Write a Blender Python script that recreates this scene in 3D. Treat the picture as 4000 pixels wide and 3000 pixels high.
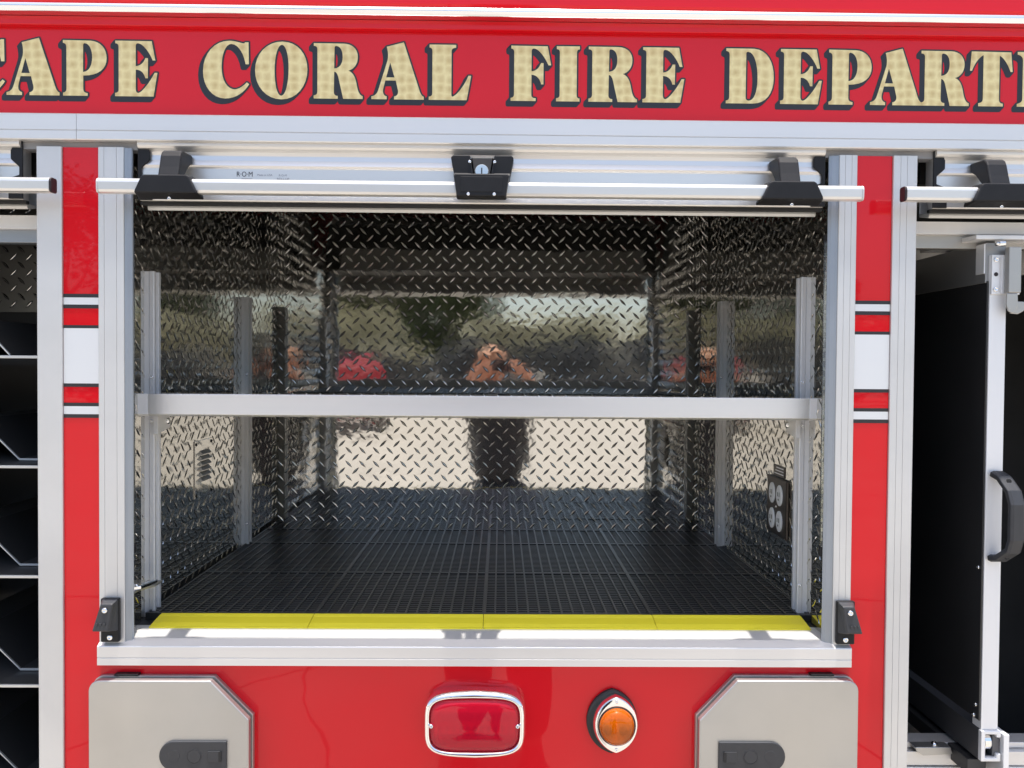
import bpy, bmesh, math, random
from mathutils import Vector, Matrix
rad = math.radians
random.seed(7)
sc = bpy.context.scene
col = sc.collection
for o in list(bpy.data.objects):
    bpy.data.objects.remove(o)

# ------------------------------------------------------------------ camera
CAMLOC = Vector((0, -1.4232, 1.5))
cd = bpy.data.cameras.new('camera')
cam = bpy.data.objects.new('camera', cd)
col.objects.link(cam)
cd.sensor_width = 36
cd.lens = 29.73
cd.clip_start = 0.02
cd.clip_end = 2000
rt = Vector((.999886, -.013124, .00753))
up = Vector((-.0072495, .0212726, .9997474))
fw = Vector((.013281, .999688, -.021175))
cam.matrix_world = Matrix(((rt.x, up.x, -fw.x, CAMLOC.x), (rt.y, up.y, -fw.y, CAMLOC.y),
                           (rt.z, up.z, -fw.z, CAMLOC.z), (0, 0, 0, 1)))
sc.camera = cam
# ------------------------------------------------------------------ sky and sun
SUN_EL = 86
w = bpy.data.worlds.new('World')
sc.world = w
w.use_nodes = True
nt = w.node_tree
sky = nt.nodes.new('ShaderNodeTexSky')
sky.sky_type = 'NISHITA'
sky.sun_disc = False
sky.sun_elevation = rad(SUN_EL)
sky.sun_rotation = rad(180)
sky.dust_density = 3.0
bg = nt.nodes['Background']
bg.inputs[1].default_value = 0.15
nt.links.new(sky.outputs[0], bg.inputs[0])
sl = bpy.data.lights.new('sun', 'SUN')
sl.energy = 3.6
sl.angle = rad(.53)
sl.color = (1, .96, .9)
so = bpy.data.objects.new('sun', sl)
col.objects.link(so)
so.rotation_euler = (rad(90 - SUN_EL), rad(1.1), 0)
so.location = (0, -3, 12)
vs = sc.view_settings
vs.view_transform = 'Standard'
vs.look = 'None'
vs.exposure = 1.0
vs.gamma = 1
vs.use_curve_mapping = False
sc.render.engine = 'CYCLES'
cy = sc.cycles
cy.use_denoising = True
cy.max_bounces = 14
cy.glossy_bounces = 10
cy.transmission_bounces = 8
cy.transparent_max_bounces = 12
cy.sample_clamp_indirect = 8
cy.caustics_reflective = True


# ------------------------------------------------------------------ materials
def newmat(name, base, rough=.5, metal=0, coat=0, bump=None, var=0, vscale=20, spec=.5, stretch=None, rvar=0):
    m = bpy.data.materials.new(name)
    m.use_nodes = True
    t = m.node_tree
    b = t.nodes['Principled BSDF']
    b.inputs['Base Color'].default_value = (*base, 1)
    b.inputs['Roughness'].default_value = rough
    b.inputs['Metallic'].default_value = metal
    b.inputs['Coat Weight'].default_value = coat
    b.inputs['Coat Roughness'].default_value = .02
    b.inputs['Specular IOR Level'].default_value = spec
    if bump or var or rvar:
        tc = t.nodes.new('ShaderNodeTexCoord')
        mp = t.nodes.new('ShaderNodeMapping')
        if stretch:
            mp.inputs['Scale'].default_value = stretch
        t.links.new(tc.outputs['Object'], mp.inputs[0])
    if var:
        n = t.nodes.new('ShaderNodeTexNoise')
        n.inputs['Scale'].default_value = vscale
        n.inputs['Detail'].default_value = 5
        t.links.new(mp.outputs[0], n.inputs['Vector'])
        r = t.nodes.new('ShaderNodeMapRange')
        r.inputs[1].default_value = .25
        r.inputs[2].default_value = .75
        r.inputs[3].default_value = 1 - var
        r.inputs[4].default_value = 1 + var
        t.links.new(n.outputs[0], r.inputs[0])
        mx = t.nodes.new('ShaderNodeMix')
        mx.data_type = 'RGBA'
        mx.blend_type = 'MULTIPLY'
        mx.inputs[0].default_value = 1
        mx.inputs[6].default_value = (*base, 1)
        t.links.new(r.outputs[0], mx.inputs[7])
        t.links.new(mx.outputs[2], b.inputs['Base Color'])
    if rvar:
        n2 = t.nodes.new('ShaderNodeTexNoise')
        n2.inputs['Scale'].default_value = vscale * .6
        n2.inputs['Detail'].default_value = 6
        t.links.new(mp.outputs[0], n2.inputs['Vector'])
        r2 = t.nodes.new('ShaderNodeMapRange')
        r2.inputs[1].default_value = .3
        r2.inputs[2].default_value = .7
        r2.inputs[3].default_value = max(.01, rough - rvar)
        r2.inputs[4].default_value = rough + rvar
        t.links.new(n2.outputs[0], r2.inputs[0])
        t.links.new(r2.outputs[0], b.inputs['Roughness'])
    if bump:
        n3 = t.nodes.new('ShaderNodeTexNoise')
        n3.inputs['Scale'].default_value = bump[0]
        n3.inputs['Detail'].default_value = bump[3] if len(bump) > 3 else 2
        t.links.new(mp.outputs[0], n3.inputs['Vector'])
        bp = t.nodes.new('ShaderNodeBump')
        bp.inputs['Strength'].default_value = bump[1]
        bp.inputs['Distance'].default_value = bump[2]
        t.links.new(n3.outputs[0], bp.inputs['Height'])
        t.links.new(bp.outputs[0], b.inputs['Normal'])
        if coat:
            t.links.new(bp.outputs[0], b.inputs['Coat Normal'])
    return m


M = {}
M['red'] = newmat('red_paint', (.64, .004, .012), .34, 0, .6, bump=(9, .35, .0006), var=.03, vscale=3, spec=.12)
M['alu'] = newmat('satin_aluminium', (.645, .64, .63), .48, .6, 0, var=.03, vscale=14, rvar=.04, bump=(60, .12, .0006, 6))
M['alu_h'] = newmat('drawn_aluminium', (.74, .725, .705), .42, .55, 0, var=.03, vscale=30, stretch=(.03, 1, 1), rvar=.04)
M['alu_in'] = newmat('mill_aluminium', (.80, .80, .81), .46, .35, 0, var=.05, vscale=25, stretch=(1, 1, .08), rvar=.06)
M['track'] = newmat('grey_anodised_track', (.33, .36, .40), .42, .7, 0, var=.03, vscale=20)
M['pan'] = newmat('drip_pan_grey', (.62, .62, .61), .45, .3)
M['mirror'] = newmat('polished_tread_plate', (.60, .59, .56), .045, .97, 0, bump=(27, .45, .0005), rvar=.016, vscale=14)
M['mirrorlug'] = newmat('polished_tread_lug', (.60, .59, .56), .14, .97)
M['chrome'] = newmat('chrome', (.86, .87, .88), .05, 1)
M['steel'] = newmat('stainless_sheet', (.47, .46, .44), .42, .8, 0, var=.08, vscale=6, rvar=.12, bump=(5, .12, .004))
M['black'] = newmat('black_plastic', (.011, .011, .0125), .5, 0, 0, spec=.3, bump=(700, .25, .0003), var=.15, vscale=60)
M['rubber'] = newmat('black_rubber', (.012, .012, .013), .6, 0)
M['mat'] = newmat('black_mat_vinyl', (.031, .030, .029), .32, 0, 0, var=.2, vscale=40)
M['yellow'] = newmat('yellow_vinyl', (.84, .71, .03), .5, 0, 0, var=.04, vscale=8)
M['dark'] = newmat('shaded_compartment', (.036, .036, .036), .5, 0, 0, var=.2, vscale=8)  # unlit depth of the compartments put into the colour as near black
M['darkbrown'] = newmat('dark_end_cap', (.018, .01, .012), .5)
M['grey'] = newmat('grey_gasket', (.26, .26, .27), .55)
M['white_vinyl'] = newmat('white_reflective_vinyl', (.72, .73, .74), .4, .25)
M['black_vinyl'] = newmat('black_vinyl', (.02, .02, .024), .35)
M['latchgrey'] = newmat('charcoal_latch', (.035, .036, .04), .5, 0, 0, bump=(900, .2, .0002), var=.1, vscale=80)
M['socket'] = newmat('pale_socket', (.86, .87, .88), .4)
M['bronze'] = newmat('bronze_cover', (.055, .045, .038), .35, .5)
M['concrete'] = newmat('concrete_apron', (.34, .31, .26), .85, 0, 0, var=.16, vscale=1.3, bump=(60, .2, .004, 8))
M['crack'] = newmat('crack_filler', (.10, .09, .08), .9)
M['skin'] = newmat('skin', (.58, .27, .155), .5, 0, 0, var=.06, vscale=30)
M['shirt'] = newmat('dark_shirt', (.018, .019, .024), .8, 0, 0, var=.15, vscale=20)
M['trousers'] = newmat('dark_trousers', (.014, .015, .019), .85, 0, 0, var=.15, vscale=20)
M['hair'] = newmat('sandy_hair', (.40, .20, .11), .6)
M['bark'] = newmat('bark', (.14, .10, .07), .9, 0, 0, var=.3, vscale=6)
M['leaf'] = newmat('leaf_green', (.055, .075, .022), .55, 0, 0, var=.35, vscale=1.2)
M['leaf2'] = newmat('leaf_olive', (.16, .15, .05), .55, 0, 0, var=.35, vscale=1.2)
M['leafdark'] = newmat('leaf_dark', (.085, .088, .092), .6, 0, 0, var=.3, vscale=1.2)
M['leafdry'] = newmat('leaf_dry', (.46, .44, .31), .6, 0, 0, var=.3, vscale=.8)
M['carred'] = newmat('car_red', (.16, .002, .006), .5, 0, 0, spec=.15)
M['carglass'] = newmat('car_glass', (.02, .022, .025), .05)
M['tyre'] = newmat('tyre', (.02, .02, .02), .8)
M['ink'] = newmat('printed_ink', (.02, .02, .03), .5)
M['inkgrey'] = newmat('faded_ink', (.28, .28, .32), .5)
M['ledglow'] = newmat('led_chip', (.75, .75, .62), .3)
M['refl'] = newmat('lamp_reflector', (.5, .5, .5), .25, 1)


def lens_mat(name, tint, dark, fac=.25):
    m = bpy.data.materials.new(name)
    m.use_nodes = True
    t = m.node_tree
    for n in list(t.nodes):
        if n.type != 'OUTPUT_MATERIAL':
            t.nodes.remove(n)
    out = [n for n in t.nodes if n.type == 'OUTPUT_MATERIAL'][0]
    tr = t.nodes.new('ShaderNodeBsdfTransparent')
    tr.inputs[0].default_value = (*tint, 1)
    df = t.nodes.new('ShaderNodeBsdfDiffuse')
    df.inputs[0].default_value = (*dark, 1)
    m1 = t.nodes.new('ShaderNodeMixShader')
    m1.inputs[0].default_value = fac
    t.links.new(tr.outputs[0], m1.inputs[1])
    t.links.new(df.outputs[0], m1.inputs[2])
    gl = t.nodes.new('ShaderNodeBsdfGlossy')
    gl.inputs['Roughness'].default_value = .04
    fr = t.nodes.new('ShaderNodeFresnel')
    fr.inputs[0].default_value = 1.5
    m2 = t.nodes.new('ShaderNodeMixShader')
    t.links.new(fr.outputs[0], m2.inputs[0])
    t.links.new(m1.outputs[0], m2.inputs[1])
    t.links.new(gl.outputs[0], m2.inputs[2])
    t.links.new(m2.outputs[0], out.inputs[0])
    return m


M['redlens'] = lens_mat('red_lens', (.98, .04, .11), (.98, .016, .06), .34)
M['amberlens'] = lens_mat('amber_lens', (1, .40, .02), (1, .22, .004), .32)


def gold_mat():
    m = newmat('gold_turned_leaf', (.72, .60, .31), .42, .2, .1)
    t = m.node_tree
    b = t.nodes['Principled BSDF']
    tc = t.nodes.new('ShaderNodeTexCoord')
    vo = t.nodes.new('ShaderNodeTexVoronoi')
    vo.inputs['Scale'].default_value = 62
    vo.inputs['Randomness'].default_value = .28
    t.links.new(tc.outputs['Object'], vo.inputs['Vector'])
    nz = t.nodes.new('ShaderNodeTexNoise')
    nz.inputs['Scale'].default_value = 150
    nz.inputs['Detail'].default_value = 4
    t.links.new(tc.outputs['Object'], nz.inputs['Vector'])
    mr = t.nodes.new('ShaderNodeMapRange')
    mr.inputs[1].default_value = .1
    mr.inputs[2].default_value = .62
    t.links.new(vo.outputs['Distance'], mr.inputs[0])
    ad = t.nodes.new('ShaderNodeMath')
    ad.operation = 'MULTIPLY_ADD'
    ad.inputs[1].default_value = .9
    ad.inputs[2].default_value = -.45
    t.links.new(nz.outputs[0], ad.inputs[0])
    sm = t.nodes.new('ShaderNodeMath')
    sm.use_clamp = True
    t.links.new(mr.outputs[0], sm.inputs[0])
    t.links.new(ad.outputs[0], sm.inputs[1])
    mx = t.nodes.new('ShaderNodeMix')
    mx.data_type = 'RGBA'
    mx.inputs[6].default_value = (.64, .48, .21, 1)
    mx.inputs[7].default_value = (.84, .71, .36, 1)
    t.links.new(sm.outputs[0], mx.inputs[0])
    t.links.new(mx.outputs[2], b.inputs['Base Color'])
    return m


M['gold'] = gold_mat()


# ------------------------------------------------------------------ mesh helpers
def link(name, me, mat, parent=None, bev=0, smooth=False, kind=None, label=None, cat=None, group=None, seg=2):
    o = bpy.data.objects.new(name, me)
    col.objects.link(o)
    if mat is not None:
        if len(me.materials) == 0:
            me.materials.append(M[mat] if isinstance(mat, str) else mat)
    if parent is not None:
        o.parent = parent
    if bev:
        b = o.modifiers.new('bevel', 'BEVEL')
        b.width = bev
        b.segments = seg
        b.limit_method = 'ANGLE'
        b.angle_limit = rad(35)
    if smooth:
        me.shade_smooth()
    for k, v in (('kind', kind), ('label', label), ('category', cat), ('group', group)):
        if v:
            o[k] = v
    return o


def me_from(v, f):
    me = bpy.data.meshes.new('m')
    me.from_pydata([tuple(p) for p in v], [], [tuple(x) for x in f])
    me.validate()
    bm = bmesh.new()
    bm.from_mesh(me)
    bmesh.ops.recalc_face_normals(bm, faces=bm.faces)
    bm.to_mesh(me)
    bm.free()
    return me


class MB:
    def __init__(s):
        s.v = []
        s.f = []

    def add(s, v, f):
        n = len(s.v)
        s.v += [tuple(p) for p in v]
        s.f += [tuple(i + n for i in x) for x in f]
        return s

    def box(s, x0, x1, y0, y1, z0, z1):
        v = [(x, y, z) for z in (z0, z1) for y in (y0, y1) for x in (x0, x1)]
        return s.add(v, [(0, 2, 3, 1), (4, 5, 7, 6), (0, 1, 5, 4), (2, 6, 7, 3), (0, 4, 6, 2), (1, 3, 7, 5)])

    def prism(s, pts, a, b, axis):
        """polygon pts extruded from a to b along axis; pts are the other two coordinates in order"""
        def mk(p, c):
            if axis == 'x':
                return (c, p[0], p[1])
            if axis == 'y':
                return (p[0], c, p[1])
            return (p[0], p[1], c)
        n = len(pts)
        v = [mk(p, a) for p in pts] + [mk(p, b) for p in pts]
        f = [tuple(range(n)), tuple(range(2 * n - 1, n - 1, -1))]
        f += [(i, (i + 1) % n, n + (i + 1) % n, n + i) for i in range(n)]
        return s.add(v, f)

    def cyl(s, c, r, h, axis='y', n=16, r2=None):
        r2 = r if r2 is None else r2
        v = []
        for k, (rr, d) in enumerate(((r, 0), (r2, h))):
            for i in range(n):
                a = 2 * math.pi * i / n
                p = [rr * math.cos(a), rr * math.sin(a)]
                if axis == 'y':
                    v.append((c[0] + p[0], c[1] + d, c[2] + p[1]))
                elif axis == 'x':
                    v.append((c[0] + d, c[1] + p[0], c[2] + p[1]))
                else:
                    v.append((c[0] + p[0], c[1] + p[1], c[2] + d))
        f = [tuple(range(n)), tuple(range(2 * n - 1, n - 1, -1))]
        f += [(i, (i + 1) % n, n + (i + 1) % n, n + i) for i in range(n)]
        return s.add(v, f)

    def loft(s, rings, cap0=False, cap1=False):
        n = len(rings[0])
        v = [p for r in rings for p in r]
        f = []
        for k in range(len(rings) - 1):
            f += [(k * n + i, k * n + (i + 1) % n, (k + 1) * n + (i + 1) % n, (k + 1) * n + i) for i in range(n)]
        if cap0:
            f.append(tuple(range(n)))
        if cap1:
            f.append(tuple(range((len(rings) - 1) * n, len(rings) * n)))
        return s.add(v, f)

    def tube(s, path, r, n=10, caps=True):
        path = [Vector(p) for p in path]
        rings = []
        for i, p in enumerate(path):
            d = (path[min(i + 1, len(path) - 1)] - path[max(i - 1, 0)]).normalized()
            a = d.orthogonal().normalized()
            if abs(d.x) < .9:
                a = (Vector((1, 0, 0)) - d * d.x).normalized()
            b = d.cross(a)
            rr = r[i] if isinstance(r, (list, tuple)) else r
            rings.append([p + (a * math.cos(t) + b * math.sin(t)) * rr for t in [2 * math.pi * k / n for k in range(n)]])
        return s.loft(rings, caps, caps)

    def me(s):
        return me_from(s.v, s.f)


def box(name, b, mat, parent, bev=.0008, **k):
    return link(name, MB().box(*b).me(), mat, parent, bev, **k)


def prismx(name, pts, x0, x1, mat, parent, bev=.0006, **k):
    return link(name, MB().prism(pts, x0, x1, 'x').me(), mat, parent, bev, **k)


def prismy(name, pts, y0, y1, mat, parent, bev=.0008, **k):
    return link(name, MB().prism(pts, y0, y1, 'y').me(), mat, parent, bev, **k)


def prismz(name, pts, z0, z1, mat, parent, bev=.0008, **k):
    return link(name, MB().prism(pts, z0, z1, 'z').me(), mat, parent, bev, **k)


def empty(name, loc, label=None, cat=None, parent=None, group=None):
    o = bpy.data.objects.new(name, None)
    col.objects.link(o)
    o.location = loc
    o.empty_display_size = .05
    if parent is not None:
        o.parent = parent
    for k, v in (('label', label), ('category', cat), ('group', group)):
        if v:
            o[k] = v
    return o


def screw(parent, c, r=.004, h=.003, axis='y', name='screw', mat='chrome'):
    m = MB()
    n = 14
    rings = []
    for rr, d in ((r, 0), (r, h * .4), (r * .8, h * .85), (r * .45, h), (r * .38, h * .55), (r * .05, h * .5)):
        ring = []
        for i in range(n):
            a = 2 * math.pi * i / n
            u, v_ = rr * math.cos(a), rr * math.sin(a)
            if axis == 'y':
                ring.append((c[0] + u, c[1] - d, c[2] + v_))
            elif axis == 'x':
                ring.append((c[0] + d, c[1] + u, c[2] + v_))
            elif axis == '-x':
                ring.append((c[0] - d, c[1] + u, c[2] + v_))
            else:
                ring.append((c[0] + u, c[1] + v_, c[2] + d))
        rings.append(ring)
    m.loft(rings, False, True)
    return link(name, m.me(), mat, parent, 0, True)


# ------------------------------------------------------------------ ground
g = link('ground', MB().add([(-150, -220, 0), (150, -220, 0), (150, 60, 0), (-150, 60, 0)], [(0, 1, 2, 3)]).me(), 'concrete', kind='structure')


def crack(pts, wd):
    m = MB()
    P = []
    for a, b in zip(pts[:-1], pts[1:]):
        for k in range(8):
            t = k / 8
            P.append((a[0] + (b[0] - a[0]) * t + random.uniform(-.025, .025), a[1] + (b[1] - a[1]) * t + random.uniform(-.025, .025)))
    v, f = [], []
    for i, p in enumerate(P):
        ww = wd * random.uniform(.5, 1.2)
        v += [(p[0] - ww, p[1], .004), (p[0] + ww, p[1], .004)]
        if i:
            f.append((2 * i - 2, 2 * i - 1, 2 * i + 1, 2 * i))
    link('crack', m.add(v, f).me(), 'crack', g)


crack([(-.75, -.9), (-.6, -1.6), (-.95, -2.6), (-.7, -4.2)], .006)
crack([(1.2, -.8), (1.5, -1.7), (1.1, -3.0), (1.8, -5)], .006)
crack([(-2.2, -1), (-1.3, -2.4), (-.2, -3.4), (.9, -5.2)], .005)
for yy in (-4.0, -8.5, -13):
    link('joint', MB().add([(-40, yy - .008, .004), (40, yy - .008, .004), (40, yy + .008, .004), (-40, yy + .008, .004)], [(0, 1, 2, 3)]).me(), 'crack', g)

# ------------------------------------------------------------------ the truck
T = empty('fire_truck', (0, 0, 0), 'red fire truck body side with aluminium framed open equipment compartments', 'fire truck')
XL, XR, YB = -.648, .568, .89       # compartment side walls and back wall
ZF = 1.0507                          # top of the floor mat
PL = (-.772, -.7304, -.6709, -.628, -.6153)   # left post edges
PR = (.5495, .5656, .5964, .6567, .6974)      # right post edges
Z_HB, Z_HT, Z_FT = 1.8675, 1.9107, 2.0688     # header bottom / fascia bottom / fascia top
Z_ST = 1.858                                   # post top
Z_SB = .9953                                   # sill bottom

# lower body skin with the two red strips between the door frames
pts = [(PL[1], .45), (PR[3], .45), (PR[3], Z_ST), (PR[2], Z_ST), (PR[2], Z_SB), (PL[2], Z_SB), (PL[2], Z_ST), (PL[1], Z_ST)]
prismy('body_panel', pts, 0, .006, 'red', T, 0)
# outer body shell behind, keeps the daylight out
sh = MB()
sh.box(-1.5, 1.5, .03, 1.3, 2.12, 2.14)
sh.box(-1.5, 1.5, 1.28, 1.3, .45, 2.12)
sh.box(-1.52, -1.5, .01, 1.3, .45, 2.14)
sh.box(1.5, 1.52, .01, 1.3, .45, 2.14)
sh.box(-1.5, 1.5, .03, 1.28, .45, .47)
link('body_shell', sh.me(), 'red', T)
# fascia
fas = box('name_panel', (-1.5, 1.5, 0, .03, Z_HT, Z_FT + .03), 'red', T, 0)
prismx('panel_lip', [(-.012, Z_FT - .0135), (-.012, Z_FT + .001), (0, Z_FT + .001), (-.0, Z_FT - .0145)], -1.5, 1.5, 'red', T, .0012)
# bright moulding along the top
prof = [(-.010, Z_FT + .0012), (-.030, Z_FT + .0012), (-.0325, Z_FT + .004), (-.034, Z_FT + .009), (-.0325, Z_FT + .0135), (-.028, Z_FT + .0165), (-.020, Z_FT + .0175), (-.010, Z_FT + .018)]
link('top_moulding', MB().prism(prof, -1.5, 1.5, 'x').me(), newmat('polished_moulding', (.84, .86, .89), .17, 1), T, .0008)
prismx('roof_edge', [(-.022, Z_FT + .0185), (-.022, Z_FT + .072), (-.012, Z_FT + .10), (.05, Z_FT + .115), (.06, Z_FT + .02)], -1.5, 1.5, 'red', T, .006)

# header rail in two lengths with a butt joint
hp = [(.02, Z_HB), (-.0115, Z_HB), (-.013, Z_HB + .0015), (-.013, Z_HB + .0145), (-.0115, Z_HB + .0152), (-.0115, Z_HB + .0158), (-.013, Z_HB + .0165), (-.013, Z_HT - .0015), (-.0115, Z_HT), (.02, Z_HT)]
for a, b in ((-1.5, -.7022), (-.7015, 1.5)):
    prismx('header_rail', hp, a, b, 'alu_h', T, 0)
box('header_gasket', (-1.5, 1.5, .004, .03, Z_HB - .012, Z_HB - .0003), 'grey', T, 0)


# posts
def post(x0, x1, z0, z1, grooves=(), name='door_post'):
    # plan profile with shallow grooves on the front
    p = [(x0, .03), (x0, -.004), (x0 + .001, -.005)]
    for gx in grooves:
        p += [(gx - .0004, -.005), (gx - .0002, -.0042), (gx + .0002, -.0042), (gx + .0004, -.005)]
    p += [(x1 - .001, -.005), (x1, -.004), (x1, .03)]
    link(name, MB().prism(p, z0, z1, 'z').me(), 'alu', T)


post(PL[0], PL[1] - .0004, .45, Z_ST)
post(PL[2] + .0004, PL[3], Z_SB + .034, Z_ST, (-.6605, -.6400))
post(PR[1], PR[2] - .0004, Z_SB + .034, Z_ST, (.5755, .5865))
post(PR[3] + .0004, PR[4], .45, Z_ST, (.6690, .6800))


# door tracks, set back a little
def track(x0, x1, z0, z1, flip):
    a, b = (x0, x1) if not flip else (x1, x0)
    s_ = 1 if not flip else -1
    p = [(a, -.0035), (a + .004 * s_, -.0015), (a + .0105 * s_, -.0005), (b, .002), (b - .0012 * s_, .0055), (a, .0060)]
    link('door_track', MB().prism(p, z0, z1, 'z').me(), 'track', T, .0006)


track(PL[3] + .0003, PL[4], Z_SB + .034, Z_ST, False)
track(PR[0], PR[1] - .0003, Z_SB + .034, Z_ST, True)

# stripes on the red strips (vinyl)
ST = [('black_vinyl', 1.6090, 1.6150), ('white_vinyl', 1.5972, 1.6090), ('black_vinyl', 1.5908, 1.5972),
      ('black_vinyl', 1.5578, 1.5630), ('white_vinyl', 1.4656, 1.5578), ('black_vinyl', 1.4597, 1.4656),
      ('black_vinyl', 1.4275, 1.4333), ('white_vinyl', 1.4142, 1.4275), ('black_vinyl', 1.4080, 1.4142)]
for x0, x1 in ((PL[1], PL[2]), (PR[2], PR[3])):
    for mt, a, b in ST:
        box('stripe', (x0 + .0002, x1 - .0002, -.0006, -.00005, a + .00005, b - .00005), mt, T, 0)

# sill rail
spf = [(-.013, Z_SB), (-.013, Z_SB + .0118), (-.0118, Z_SB + .0124), (-.0118, Z_SB + .013), (-.013, Z_SB + .0136), (-.013, Z_SB + .0310),
       (-.0122, Z_SB + .0325), (-.010, Z_SB + .0335), (.002, Z_SB + .0400), (.004, Z_SB + .0410), (.031, Z_SB + .0455), (.06, Z_SB + .0455), (.06, Z_SB)]
link('sill_rail', MB().prism(spf, PL[2] + .0004, PR[2] - .0004, 'x').me(), 'alu_h', T, .0005)
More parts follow.
